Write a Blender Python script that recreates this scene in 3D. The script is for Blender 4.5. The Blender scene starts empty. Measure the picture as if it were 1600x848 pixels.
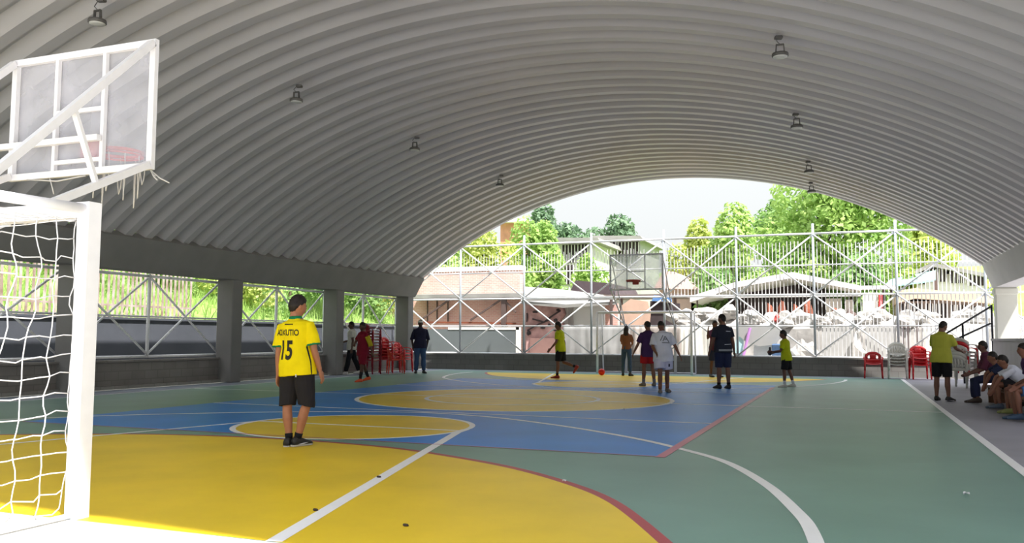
import bpy, bmesh, math, random
import numpy as np
from mathutils import Vector, Matrix, Euler
from mathutils.bvhtree import BVHTree
from mathutils import noise as mnoise
random.seed(7); rng = np.random.default_rng(7)
PI = math.pi
S = bpy.context.scene
C = S.collection
rad = math.radians

# ---------------------------------------------------------------- camera (1600 x 848 frame)
F_PX, YAW, PITCH, ROLL, CAM_H = 1345.43, .373857, .0773147, .00483296, 1.2
_f0 = Vector((-math.sin(YAW), math.cos(YAW), 0)); _r0 = Vector((math.cos(YAW), math.sin(YAW), 0)); _z = Vector((0, 0, 1))
FWD = _f0*math.cos(PITCH) + _z*math.sin(PITCH)
_u0 = _z*math.cos(PITCH) - _f0*math.sin(PITCH)
RGT = _r0*math.cos(ROLL) + _u0*math.sin(ROLL)
UPV = _u0*math.cos(ROLL) - _r0*math.sin(ROLL)
CAM = Vector((0, 0, CAM_H))
cam_d = bpy.data.cameras.new('camera'); cam = bpy.data.objects.new('camera', cam_d); C.objects.link(cam)
cam_d.sensor_fit = 'HORIZONTAL'; cam_d.sensor_width = 36.0; cam_d.lens = 36.0*F_PX/1600.0
cam_d.clip_start = .05; cam_d.clip_end = 600
M3 = Matrix((RGT, UPV, -FWD)).transposed()
cam.matrix_world = Matrix.Translation(CAM) @ M3.to_4x4()
S.camera = cam
def ray(px, py): return FWD*F_PX + RGT*(px-800) - UPV*(py-424)
def gr(px, py, z=0.0):
    d = ray(px, py); return CAM + d*((z-CAM_H)/d.z)
def aty(px, py, Y):
    d = ray(px, py); return CAM + d*(Y/d.y)
def atx(px, py, X):
    d = ray(px, py); return CAM + d*(X/d.x)
def height_at(base, px, py):
    """height above the ground of the point seen at (px, py) standing over base"""
    d = ray(px, py); t = math.hypot(base.x, base.y)/math.hypot(d.x, d.y); return CAM_H + d.z*t

# ---------------------------------------------------------------- materials
def lin(c):
    def f(v):
        v /= 255.0
        return v/12.92 if v <= .04045 else ((v+.055)/1.055)**2.4
    return tuple(f(v) for v in c[:3]) + (1.0,)
MATS = {}
def mat(name, rgb, rough=.7, metal=0.0, var=.06, scale=6.0, bump=0.0, bscale=40.0, spec=.4, rgb2=None):
    """principled surface, procedurally mottled"""
    if name in MATS: return MATS[name]
    m = bpy.data.materials.new(name); m.use_nodes = True
    nt = m.node_tree; b = nt.nodes['Principled BSDF']
    b.inputs['Roughness'].default_value = rough; b.inputs['Metallic'].default_value = metal
    b.inputs['Specular IOR Level'].default_value = spec
    c = lin(rgb)
    tc = nt.nodes.new('ShaderNodeTexCoord'); nz = nt.nodes.new('ShaderNodeTexNoise')
    nz.inputs['Scale'].default_value = scale; nz.inputs['Detail'].default_value = 5
    nt.links.new(tc.outputs['Object'], nz.inputs['Vector'])
    rp = nt.nodes.new('ShaderNodeValToRGB')
    rp.color_ramp.elements[0].position = .3; rp.color_ramp.elements[1].position = .7
    lo = lin(rgb2) if rgb2 else tuple(v*(1-var) for v in c[:3]) + (1,)
    hi = c if rgb2 else tuple(min(1, v*(1+var)) for v in c[:3]) + (1,)
    rp.color_ramp.elements[0].color = lo; rp.color_ramp.elements[1].color = hi
    nt.links.new(nz.outputs['Fac'], rp.inputs['Fac']); nt.links.new(rp.outputs['Color'], b.inputs['Base Color'])
    if bump:
        n2 = nt.nodes.new('ShaderNodeTexNoise'); n2.inputs['Scale'].default_value = bscale; n2.inputs['Detail'].default_value = 4
        nt.links.new(tc.outputs['Object'], n2.inputs['Vector'])
        bp = nt.nodes.new('ShaderNodeBump'); bp.inputs['Strength'].default_value = bump; bp.inputs['Distance'].default_value = .02
        nt.links.new(n2.outputs['Fac'], bp.inputs['Height']); nt.links.new(bp.outputs['Normal'], b.inputs['Normal'])
    MATS[name] = m; return m
def brick_mat(name, c1, c2, mortar, scale, bw=.5, rh=.25, ms=.02, axis='XZ', rough=.9):
    m = bpy.data.materials.new(name); m.use_nodes = True
    nt = m.node_tree; b = nt.nodes['Principled BSDF']; b.inputs['Roughness'].default_value = rough
    tc = nt.nodes.new('ShaderNodeTexCoord'); sp = nt.nodes.new('ShaderNodeSeparateXYZ'); cb = nt.nodes.new('ShaderNodeCombineXYZ')
    nt.links.new(tc.outputs['Object'], sp.inputs[0])
    nt.links.new(sp.outputs[axis[0]], cb.inputs['X']); nt.links.new(sp.outputs['Z'], cb.inputs['Y'])
    br = nt.nodes.new('ShaderNodeTexBrick'); nt.links.new(cb.outputs[0], br.inputs['Vector'])
    br.inputs['Color1'].default_value = lin(c1); br.inputs['Color2'].default_value = lin(c2); br.inputs['Mortar'].default_value = lin(mortar)
    br.inputs['Scale'].default_value = scale; br.inputs['Mortar Size'].default_value = ms
    br.inputs['Brick Width'].default_value = bw; br.inputs['Row Height'].default_value = rh
    nz = nt.nodes.new('ShaderNodeTexNoise'); nz.inputs['Scale'].default_value = 1.3; nz.inputs['Detail'].default_value = 6
    nt.links.new(tc.outputs['Object'], nz.inputs['Vector'])
    mx = nt.nodes.new('ShaderNodeMix'); mx.data_type = 'RGBA'; mx.blend_type = 'MULTIPLY'
    mr = nt.nodes.new('ShaderNodeMapRange'); mr.inputs[1].default_value = .35; mr.inputs[2].default_value = .65; mr.inputs[3].default_value = .25; mr.inputs[4].default_value = 0
    nt.links.new(nz.outputs['Fac'], mr.inputs[0]); nt.links.new(mr.outputs[0], mx.inputs[0])
    nt.links.new(br.outputs['Color'], mx.inputs[6]); mx.inputs[7].default_value = (.35, .33, .32, 1)
    nt.links.new(mx.outputs[2], b.inputs['Base Color'])
    MATS[name] = m; return m
def pane_mat(name, rgb, cover=.35, rough=.25):
    """scuffed clear acrylic: part see-through, part milky"""
    m = bpy.data.materials.new(name); m.use_nodes = True
    nt = m.node_tree; b = nt.nodes['Principled BSDF']; out = nt.nodes['Material Output']
    b.inputs['Base Color'].default_value = lin(rgb); b.inputs['Roughness'].default_value = rough
    tr = nt.nodes.new('ShaderNodeBsdfTransparent'); mx = nt.nodes.new('ShaderNodeMixShader')
    tc = nt.nodes.new('ShaderNodeTexCoord'); nz = nt.nodes.new('ShaderNodeTexNoise'); nz.inputs['Scale'].default_value = 2.2; nz.inputs['Detail'].default_value = 6
    nt.links.new(tc.outputs['Object'], nz.inputs['Vector'])
    mr = nt.nodes.new('ShaderNodeMapRange'); mr.inputs[1].default_value = .3; mr.inputs[2].default_value = .7; mr.inputs[3].default_value = cover*.7; mr.inputs[4].default_value = cover*1.3
    nt.links.new(nz.outputs['Fac'], mr.inputs[0]); nt.links.new(mr.outputs[0], mx.inputs[0])
    nt.links.new(tr.outputs[0], mx.inputs[1]); nt.links.new(b.outputs[0], mx.inputs[2]); nt.links.new(mx.outputs[0], out.inputs['Surface'])
    MATS[name] = m; return m
def leaf_mat(name, c1, c2, trans=.35):
    m = bpy.data.materials.new(name); m.use_nodes = True
    nt = m.node_tree; b = nt.nodes['Principled BSDF']; out = nt.nodes['Material Output']; b.inputs['Roughness'].default_value = .6
    tc = nt.nodes.new('ShaderNodeTexCoord'); nz = nt.nodes.new('ShaderNodeTexNoise'); nz.inputs['Scale'].default_value = 1.1; nz.inputs['Detail'].default_value = 8
    nt.links.new(tc.outputs['Object'], nz.inputs['Vector'])
    rp = nt.nodes.new('ShaderNodeValToRGB'); rp.color_ramp.elements[0].position = .35; rp.color_ramp.elements[1].position = .65
    rp.color_ramp.elements[0].color = lin(c1); rp.color_ramp.elements[1].color = lin(c2)
    nt.links.new(nz.outputs['Fac'], rp.inputs['Fac']); nt.links.new(rp.outputs['Color'], b.inputs['Base Color'])
    t = nt.nodes.new('ShaderNodeBsdfTranslucent'); nt.links.new(rp.outputs['Color'], t.inputs['Color'])
    mx = nt.nodes.new('ShaderNodeMixShader'); mx.inputs[0].default_value = trans
    nt.links.new(b.outputs[0], mx.inputs[1]); nt.links.new(t.outputs[0], mx.inputs[2]); nt.links.new(mx.outputs[0], out.inputs['Surface'])
    MATS[name] = m; return m

# ---------------------------------------------------------------- object bookkeeping
ORG = {}                                              # object -> world position of its origin
def tag(o, label=None, cat=None, group=None, kind=None):
    if label: o['label'] = label
    if cat: o['category'] = cat
    if group: o['group'] = group
    if kind: o['kind'] = kind
    return o
def thing(name, loc, label, cat, group=None, rotz=0.0):
    o = bpy.data.objects.new(name, None); C.objects.link(o); o.empty_display_size = .2
    o.location = loc; o.rotation_euler = (0, 0, rotz); ORG[o] = Vector(loc)
    return tag(o, label, cat, group)
def link(name, me, m, parent=None):
    o = bpy.data.objects.new(name, me); C.objects.link(o)
    if m is not None and not len(me.materials): me.materials.append(m)
    if parent is not None: o.parent = parent; ORG[o] = ORG[parent]
    else: ORG[o] = Vector((0, 0, 0))
    return o
def children_of(o): return [c for c in list(bpy.data.objects) if c.parent is o]
def copy_tree(o, loc, rotz=None, label=None, kids=None):
    """a thing, its parts and sub-parts, sharing mesh data"""
    r = o.copy(); C.objects.link(r); r.location = loc
    if rotz is not None: r.rotation_euler = (0, 0, rotz)
    if label: r['label'] = label
    for ch in (kids if kids is not None else children_of(o)):
        c = ch.copy(); C.objects.link(c); c.parent = r
        for g in children_of(ch):
            d = g.copy(); C.objects.link(d); d.parent = c
    return r
def frame(d):
    d = d.normalized(); a = Vector((0, 0, 1)) if abs(d.z) < .95 else Vector((0, 1, 0))
    s = d.cross(a).normalized(); return s, s.cross(d).normalized()

class MB:
    """collects shapes in world (or local) coordinates and links them as ONE mesh"""
    def __init__(s): s.v = []; s.f = []
    def add(s, vs, fs):
        n = len(s.v); s.v += [Vector(v) for v in vs]; s.f += [tuple(i+n for i in f) for f in fs]; return s
    def box(s, c, d, rz=0.0, bev=0.0):
        c = Vector(c); x, y, z = d[0]/2, d[1]/2, d[2]/2; R = Matrix.Rotation(rz, 3, 'Z')
        if bev <= 0:
            P = [(-x,-y,-z),(x,-y,-z),(x,y,-z),(-x,y,-z),(-x,-y,z),(x,-y,z),(x,y,z),(-x,y,z)]
            return s.add([c + R @ Vector(p) for p in P], [(0,3,2,1),(4,5,6,7),(0,1,5,4),(1,2,6,5),(2,3,7,6),(3,0,4,7)])
        b = min(bev, x*.9, y*.9, z*.9); V = []; 
        rings = [(-z, b), (-z+b, 0), (z-b, 0), (z, b)]
        for zz, ins in rings:
            X, Y = x-ins, y-ins
            for px, py in ((-X,-Y+b),(-X+b,-Y),(X-b,-Y),(X,-Y+b),(X,Y-b),(X-b,Y),(-X+b,Y),(-X,Y-b)): V.append(c + R @ Vector((px, py, zz)))
        Fc = [tuple(range(7, -1, -1)), tuple(range(24, 32))]
        for k in range(3):
            for i in range(8): j = (i+1) % 8; Fc.append((k*8+i, k*8+j, k*8+8+j, k*8+8+i))
        return s.add(V, Fc)
    def bar(s, p, q, w, h=None, up=None):
        p, q = Vector(p), Vector(q); h = h or w; a, b = frame(q-p)
        if up is not None:
            a = (q-p).cross(Vector(up)).normalized(); b = a.cross((q-p).normalized())
        V = []
        for e in (p, q):
            for i, j in ((-1,-1),(1,-1),(1,1),(-1,1)): V.append(e + a*(i*w/2) + b*(j*h/2))
        return s.add(V, [(0,1,2,3),(7,6,5,4),(0,4,5,1),(1,5,6,2),(2,6,7,3),(3,7,4,0)])
    def tube(s, pts, r, n=8, cap=True):
        pts = [Vector(p) for p in pts]; rs = r if isinstance(r, (list, tuple)) else [r]*len(pts)
        V = []; a = None
        for i, p in enumerate(pts):
            d = (pts[min(i+1, len(pts)-1)] - pts[max(i-1, 0)])
            d = d.normalized() if d.length > 1e-9 else Vector((0, 0, 1))
            if a is None: a, b = frame(d)
            else:
                a = (a - d*a.dot(d)); a = a.normalized() if a.length > 1e-6 else frame(d)[0]
                b = d.cross(a) * -1
            for k in range(n): t = 2*PI*k/n; V.append(p + (a*math.cos(t) + b*math.sin(t))*rs[i])
        Fc = []
        for i in range(len(pts)-1):
            for k in range(n): j = (k+1) % n; Fc.append((i*n+k, i*n+j, i*n+n+j, i*n+n+k))
        if cap: Fc += [tuple(range(n-1, -1, -1)), tuple((len(pts)-1)*n+k for k in range(n))]
        return s.add(V, Fc)
    def lathe(s, c, prof, n=20, axis=(0, 0, 1)):
        c = Vector(c); d = Vector(axis).normalized(); a, b = frame(d); V = []
        for r, z in prof:
            for k in range(n): t = 2*PI*k/n; V.append(c + d*z + (a*math.cos(t) + b*math.sin(t))*max(r, 1e-4))
        Fc = []
        for i in range(len(prof)-1):
            for k in range(n): j = (k+1) % n; Fc.append((i*n+k, i*n+j, i*n+n+j, i*n+n+k))
        Fc += [tuple(range(n-1, -1, -1)), tuple((len(prof)-1)*n+k for k in range(n))]
        return s.add(V, Fc)
    def ball(s, c, r, n=12, m=8, fn=None):
        c = Vector(c); r = r if isinstance(r, (list, tuple)) else (r, r, r); V = []
        for i in range(m+1):
            th = PI*(i+.02)/(m+.04)
            for k in range(n):
                t = 2*PI*k/n; p = Vector((math.sin(th)*math.cos(t), math.sin(th)*math.sin(t), math.cos(th)))
                q = fn(p) if fn else p
                V.append(c + Vector((q.x*r[0], q.y*r[1], q.z*r[2])))
        Fc = []
        for i in range(m):
            for k in range(n): j = (k+1) % n; Fc.append((i*n+k, i*n+n+k, i*n+n+j, i*n+j))
        Fc += [tuple(range(n)), tuple(m*n+k for k in range(n-1, -1, -1))]
        return s.add(V, Fc)
    def prism(s, poly, vec):
        """poly: list of 3-D points (planar), swept by vec"""
        P = [Vector(p) for p in poly]; n = len(P); vec = Vector(vec)
        return s.add(P + [p+vec for p in P], [tuple(range(n-1, -1, -1)), tuple(range(n, 2*n))] + [(i, (i+1) % n, n+(i+1) % n, n+i) for i in range(n)])
    def sheet(s, rows):
        """grid of points"""
        n = len(rows[0]); V = [p for r in rows for p in r]
        return s.add(V, [(i*n+k, i*n+k+1, i*n+n+k+1, i*n+n+k) for i in range(len(rows)-1) for k in range(n-1)])
    def mesh(s, name, org=(0, 0, 0), smooth=False, fix=True):
        me = bpy.data.meshes.new(name); o = Vector(org)
        me.from_pydata([tuple(v-o) for v in s.v], [], s.f); me.update()
        if fix:
            bm = bmesh.new(); bm.from_mesh(me); bmesh.ops.recalc_face_normals(bm, faces=bm.faces); bm.to_mesh(me); bm.free()
        if smooth: me.polygons.foreach_set('use_smooth', [True]*len(me.polygons))
        return me
    def build(s, name, m, parent=None, smooth=False, local=False, fix=True):
        if parent is not None:
            return link(name, s.mesh(name, (0, 0, 0) if local else ORG[parent], smooth, fix), m, parent)
        lo = Vector((min(v.x for v in s.v), min(v.y for v in s.v), min(v.z for v in s.v))); hi = Vector((max(v.x for v in s.v), max(v.y for v in s.v), max(v.z for v in s.v)))
        org = Vector(((lo.x+hi.x)/2, (lo.y+hi.y)/2, lo.z))
        o = link(name, s.mesh(name, org, smooth, fix), m); o.location = org; ORG[o] = org; return o

M_white = mat('white_paint', (238, 236, 240), .45, 0, .03, 9)
M_galv = mat('galvanised_tube', (224, 225, 228), .38, .15, .06, 12)
M_post = mat('fence_post_steel', (178, 184, 192), .4, .2, .06, 12)
M_conc = mat('concrete_grey', (138, 136, 133), .85, 0, .12, 2.2, .15, 30)
M_block = brick_mat('grey_block', (126, 124, 121), (134, 132, 128), (116, 113, 110), 1.0, .4, .2, .012)
M_blockL = brick_mat('grey_block_side', (138, 132, 128), (146, 141, 136), (130, 125, 120), 1.0, .4, .2, .012, 'YZ')
# ================================================================ floor and court paint
def floor_mat(name, rgb, rough=.42, var=.10, scale=.9):
    m = mat(name, rgb, rough, 0, var, scale, .04, 60, .35); return m
G = floor_mat('floor_green', (116, 153, 142))
mb = MB(); mb.add([(-15.4, 4.3, 0), (1.5, 4.3, 0), (1.5, 30.3, 0), (-15.4, 30.3, 0), (-15.4, 4.3, -.2), (1.5, 4.3, -.2), (1.5, 30.3, -.2), (-15.4, 30.3, -.2)],
                  [(0, 1, 2, 3), (7, 6, 5, 4), (0, 4, 5, 1), (1, 5, 6, 2), (2, 6, 7, 3), (3, 7, 4, 0)])
floor = link('floor', mb.mesh('floor'), G); tag(floor, kind='structure')
mb = MB(); mb.add([(1.5, 4.3, 0), (6.5, 4.3, 0), (6.5, 30.3, 0), (1.5, 30.3, 0), (1.5, 4.3, -.2), (6.5, 4.3, -.2), (6.5, 30.3, -.2), (1.5, 30.3, -.2)],
                  [(0, 1, 2, 3), (7, 6, 5, 4), (0, 4, 5, 1), (1, 5, 6, 2), (2, 6, 7, 3), (3, 7, 4, 0)])
apron = link('floor_apron', mb.mesh('floor_apron'), floor_mat('floor_grey', (158, 156, 166), .6)); tag(apron, kind='structure')
mb = MB(); mb.box((-5, -1.85, -.1), (40, 12.3, .2))
porch = link('floor_porch', mb.mesh('floor_porch'), mat('sunlit_concrete', (214, 212, 206), .8, 0, .06, 1.5, .1, 20)); tag(porch, kind='structure')

PAINT_Z = [0.0]
YEL, BLU, WHT, RED, PNK = (floor_mat('paint_yellow', (242, 206, 44)), floor_mat('paint_blue', (42, 134, 222)), floor_mat('paint_white', (250, 250, 252), .5, .03, 3),
                           floor_mat('paint_red', (176, 66, 76)), floor_mat('paint_pink', (204, 116, 136)))
GRYP = floor_mat('paint_grey', (136, 142, 154), .55)
def zone(name, pts, m):
    PAINT_Z[0] += .00012; z = PAINT_Z[0]
    mb = MB(); mb.add([(x, y, z) for x, y in pts], [tuple(range(len(pts)))])
    me = mb.mesh(name, fix=False); 
    if me.polygons[0].normal.z < 0: me.flip_normals()
    o = link(name, me, m, floor); return o
def stripe(name, pts, w, m, closed=False):
    PAINT_Z[0] += .00012; z = PAINT_Z[0]; n = len(pts); L = []; Rr = []
    for i, (x, y) in enumerate(pts):
        if closed: a, b = pts[(i-1) % n], pts[(i+1) % n]
        else: a, b = pts[max(i-1, 0)], pts[min(i+1, n-1)]
        dx, dy = b[0]-a[0], b[1]-a[1]; l = math.hypot(dx, dy) or 1; nx, ny = -dy/l*w/2, dx/l*w/2
        L.append((x+nx, y+ny, z)); Rr.append((x-nx, y-ny, z))
    fs = [(i, i+1, n+i+1, n+i) for i in range(n-1)] + ([(n-1, 0, n, 2*n-1)] if closed else [])
    mb = MB(); mb.add(L+Rr, fs); me = mb.mesh(name, fix=False)
    if me.polygons[0].normal.z < 0: me.flip_normals()
    return link(name, me, m, floor)
def spline(P, k=10):
    Q = [(2*P[0][0]-P[1][0], 2*P[0][1]-P[1][1])] + list(P) + [(2*P[-1][0]-P[-2][0], 2*P[-1][1]-P[-2][1])]; out = []
    for i in range(1, len(Q)-2):
        for j in range(k):
            t = j/k; o = []
            for d in (0, 1):
                a, b, c, e = Q[i-1][d], Q[i][d], Q[i+1][d], Q[i+2][d]
                o.append(.5*(2*b + (c-a)*t + (2*a-5*b+4*c-e)*t*t + (3*b-a-3*c+e)*t**3))
            out.append(tuple(o))
    return out + [tuple(P[-1])]
def circle(cx, cy, r, n=72): return [(cx+r*math.cos(2*PI*i/n), cy+r*math.sin(2*PI*i/n)) for i in range(n)]
XC, YC = -6.33, 16.2
mx_ = lambda P: [(2*XC-x, y) for x, y in P][::-1]
my_ = lambda P: [(x, 2*YC-y) for x, y in P]
zone('side_apron_paint', [(-15.35, 4.31), (-14.35, 4.31), (-14.35, 30.25), (-15.35, 30.25)], GRYP)
zone('end_apron_paint', [(-14.35, 29.35), (1.45, 29.35), (1.45, 30.25), (-14.35, 30.25)], GRYP)
zone('blue_field', [(-10.85, 8.86), (-1.83, 8.86), (-1.83, 23.6), (-10.85, 23.6)], BLU)
hd = [(-.72, 4.31), (-.82, 4.65), (-1.04, 5.16), (-1.64, 6.27), (-2.2, 6.94), (-2.97, 7.58), (-3.85, 8.06), (-4.63, 8.38), (-5.5, 8.55), (XC, 8.6)]
D = spline(hd + mx_(hd)[1:], 8)
for fn in ((lambda P: P), my_):
    zone('goal_area', fn(D), YEL)
    stripe('goal_area_line', fn(D), .085, RED)
zone('centre_circle', circle(-6.31, 16.25, 3.12), YEL); stripe('centre_circle_line', circle(-6.31, 16.25, 3.12), .09, WHT, True)
stripe('inner_circle_line', circle(-6.33, 16.2, 1.72, 48), .09, WHT, True)
stripe('halfway_line', [(-14.3, 16.16), (1.45, 16.16)], .085, WHT)
zone('centre_mark', [(-6.75, 16.1), (-5.95, 16.1), (-5.95, 16.22), (-6.75, 16.22)], WHT)
for fn in ((lambda P: P), my_):
    fc = fn(circle(XC, 10.3, 1.6))
    zone('free_throw_circle', fc, YEL); stripe('free_throw_circle_line', fc, .08, WHT, True)
    stripe('free_throw_line', fn([(-7.9, 10.28), (-4.75, 10.28)]), .08, WHT)
    lane = [(-4.74, 10.45), (-4.70, 10.1), (-3.19, 4.31)]
    stripe('lane_line', fn(lane), .105, WHT); stripe('lane_line', fn(mx_(lane)), .075, WHT)
    h3 = [(-.16, 4.31), (-.17, 5.0), (-.26, 5.85), (-.38, 6.45), (-.68, 7.53), (-1.15, 8.7), (-1.7, 9.5), (-2.42, 10.32), (-3.5, 11.24), (-4.7, 12.02), (-5.5, 12.35), (XC, 12.5)]
    stripe('three_point_line', fn(spline(h3 + mx_(h3)[1:], 8)), .095, WHT)
    stripe('attack_line', fn([(-10.85, 12.78), (-1.83, 12.6)]), .075, WHT)
stripe('field_border', [(-1.83, 8.8), (-1.83, 22.6)], .10, PNK); stripe('field_border', [(-10.85, 8.86), (-1.78, 8.86)], .035, PNK)
stripe('field_end_line', [(-10.85, 23.6), (-1.83, 23.6)], .12, WHT)
stripe('sideline', [(1.45, 4.31), (1.45, 29.4)], .10, WHT); stripe('sideline', [(-14.32, 4.31), (-14.32, 29.4)], .06, WHT)
stripe('baseline', [(-14.3, 29.38), (1.45, 29.38)], .06, WHT)

# ================================================================ vaulted roof
ACX, AZ0, AR, AHALF = -5.6, 3.42, 15.11, 9.3
azc = AZ0 - (AR-3.2)
A0 = math.asin(AHALF/AR)
Y0, Y1, PER = 2.4, 28.85, .59
prof = []
y = Y1
while y > Y0:
    prof += [(y, 0), (y-.20, 0), (y-.385, .145), (y-.525, .145)]; y -= PER
prof.append((y, 0)); prof = prof[::-1]
rows = []
for i in range(97):
    a = -A0 + 2*A0*i/96
    rows.append([Vector((ACX + (AR+d)*math.sin(a), yy, azc + (AR+d)*math.cos(a))) for yy, d in prof])
mb = MB(); mb.sheet(rows)
M_roof = mat('roof_sheet', (184, 180, 181), .4, .2, .05, .5, .03, 3, .5)
roof = link('ceiling', mb.mesh('ceiling'), M_roof); tag(roof, kind='structure')
so = roof.modifiers.new('thickness', 'SOLIDIFY'); so.thickness = .004; so.offset = 1
# edge beams along both sides
M_beam = mat('beam_concrete', (128, 126, 124), .85, 0, .08, 1.5, .08, 25)
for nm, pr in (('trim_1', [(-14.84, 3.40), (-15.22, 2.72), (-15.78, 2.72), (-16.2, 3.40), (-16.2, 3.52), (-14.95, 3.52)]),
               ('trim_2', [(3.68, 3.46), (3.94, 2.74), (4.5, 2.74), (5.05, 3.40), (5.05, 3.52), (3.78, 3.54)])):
    mb = MB(); mb.prism([(x, Y0+.1, z) for x, z in pr], (0, Y1-Y0-.12, 0)); o = link(nm, mb.mesh(nm), M_beam if nm == 'trim_1' else mat('beam_pale', (200, 198, 198), .8, 0, .05, 1.5)); tag(o, kind='structure')  # right beam gets a paler tone than the left one
# columns
cl = ['nearest to the white goal', 'second counted from the near goal', 'third counted from the near goal, beside the boy in a yellow 15 shirt', 'last before the far fence']
lab = {3.6: 'grey concrete column of the left side standing outside the near goal', 8.7: 'grey concrete column of the left side seen through the near goal net',
       13.75: 'wide grey concrete column just right of the near goal post', 18.75: 'grey concrete column left of the boy in the yellow number 15 shirt',
       23.75: 'grey concrete column of the left side right of the number 15 player', 28.5: 'grey concrete column at the far left corner beside the man in white cap'}
for yy in (8.7, 13.75, 18.75, 23.75, 28.5):
    mb = MB(); mb.box((-15.48, yy, 1.36), (.52, .42, 2.73), 0, .02); o = mb.build('column', M_beam); tag(o, lab[yy], 'column')
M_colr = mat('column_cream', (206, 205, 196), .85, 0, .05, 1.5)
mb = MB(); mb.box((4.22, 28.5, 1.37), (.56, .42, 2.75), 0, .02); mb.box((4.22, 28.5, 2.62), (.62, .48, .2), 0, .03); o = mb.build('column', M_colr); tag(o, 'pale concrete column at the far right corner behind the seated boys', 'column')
# low block walls
mb = MB(); mb.box((-5.6, 30.45, .29), (19.8, .3, .58)); mb.box((-5.6, 30.42, .585), (19.8, .4, .05)); o = link('wall_far', mb.mesh('wall_far'), M_block); tag(o, kind='structure')
mb = MB(); mb.box((-15.75, 16.4, .3), (.22, 28, .6)); mb.box((-15.73, 16.4, .63), (.3, 28, .05)); mb.box((-15.6, 16.4, .04), (.14, 28, .08)); o = link('wall_left', mb.mesh('wall_left'), M_blockL); tag(o, kind='structure')
mb = MB(); mb.box((3.62, 20.2, .6), (.24, 11.4, 1.2)); mb.box((3.62, 20.2, 1.22), (.32, 11.5, .06)); o = link('wall_right', mb.mesh('wall_right'), mat('side_wall_grey', (200, 194, 200), .8, 0, .06, 2)); tag(o, kind='structure')

# ================================================================ tube fences
M_side = mat('side_fence_tube', (246, 246, 248), .4, 0, .04, 12)
def fence_bay(name, p, q, zs, label, group, pick=None, post_h=None, last=False, extra_rows=True, left=False):
    """one bay: post at p, rails to q, braces crossing two rows each"""
    t = thing(name, (p[0], p[1], zs[0]), label, 'fence panel', group); sd_ = 'side fence' in label; MP, MR = (M_side, M_side) if sd_ else (M_post, M_galv)
    P = lambda f, z: Vector((p[0]+(q[0]-p[0])*f, p[1]+(q[1]-p[1])*f, z))
    mb = MB(); mb.tube([P(0, zs[0]), P(0, post_h or zs[-1]+.3)], .042, 10); mb.build('post', MP, t, True)
    if last: mb = MB(); mb.tube([P(1, zs[0]), P(1, post_h or zs[-1]+.3)], .042, 10); mb.build('post', MP, t, True)
    for i, z in enumerate(zs):
        mb = MB(); mb.tube([P(.0, z), P(1, z)], .034 if i % 2 == 0 else .022, 8); mb.build('rail', MR, t, True)
    for i in range(0, len(zs)-2, 2):
        for a, b in ((0, 1), (1, 0)):
            mb = MB(); d = .03 if a else -.03; n = Vector((q[1]-p[1], p[0]-q[0], 0)).normalized()*d
            mb.tube([P(a, zs[i]+.03)+n, P(b, zs[i+2]-.03)+n], .027, 8); mb.build('brace', MR, t, True)
    if pick:
        mb = MB(); L = math.hypot(q[0]-p[0], q[1]-p[1]); n = int(L/.118)
        nn = Vector((q[1]-p[1], p[0]-q[0], 0)).normalized()*-.05
        for k in range(1, n):
            f = k/n; z1 = pick[1] + random.uniform(-.12, .06)
            mb.bar(P(f, pick[0])+nn, P(f, z1)+nn, .016 if pick[0] > 3 else .026, .010)
        mb.build('picket_infill', mat('picket_white', (226, 224, 226), .6, 0, .08, 4), t)
    return t
fx = [-16.7, -14.12, -11.47, -8.83, -6.14, -3.62, -1.10, 1.44, 3.98, 6.5]
zs = [.62, 1.66, 2.70, 3.70, 4.76]
fl = ['tall tube fence bay at the far left corner beside the column', 'tall tube fence bay in front of the red brick wall', 'tall tube fence bay behind the boy running in yellow', 'tall tube fence bay left of the far backboard',
      'tall tube fence bay behind the far goal and backboard', 'tall tube fence bay behind the man in black shirt', 'tall tube fence bay behind the boy in yellow with a dark toy', 'tall tube fence bay behind the single red chair',
      'tall tube fence bay behind the man in yellow polo shirt']
for i in range(9):
    fence_bay('fence_panel', (fx[i], 30.5), (fx[i+1], 30.5), zs, fl[i], 'tall fence at the far end', (3.74, 4.42) if i < 4 else (2.74, 4.45) if i < 5 else ((1.72, 4.5) if i < 6 else (.66, 4.5)), last=(i == 8), post_h=5.1)
ly = [6.2, 8.7, 11.2, 13.75, 16.25, 18.75, 21.25, 23.75, 26.15, 28.5]
ll = ['side fence bay seen through the middle of the near goal net', 'side fence bay seen through the right half of the near goal net', 'side fence bay hidden partly by the near goal post', 'side fence bay just right of the column by the near goal',
      'side fence bay left of the column next to the number 15 player', 'side fence bay left behind the number 15 player', 'side fence bay right behind the number 15 player', 'side fence bay behind the man in white shirt and black trousers', 'side fence bay behind the stack of bright red chairs']
for i in range(9):
    fence_bay('fence_panel', (-15.85, ly[i]), (-15.85, ly[i+1]), [.72, 1.68, 2.66], ll[i], 'low fence along the left side', post_h=2.72, last=(i == 8))
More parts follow.
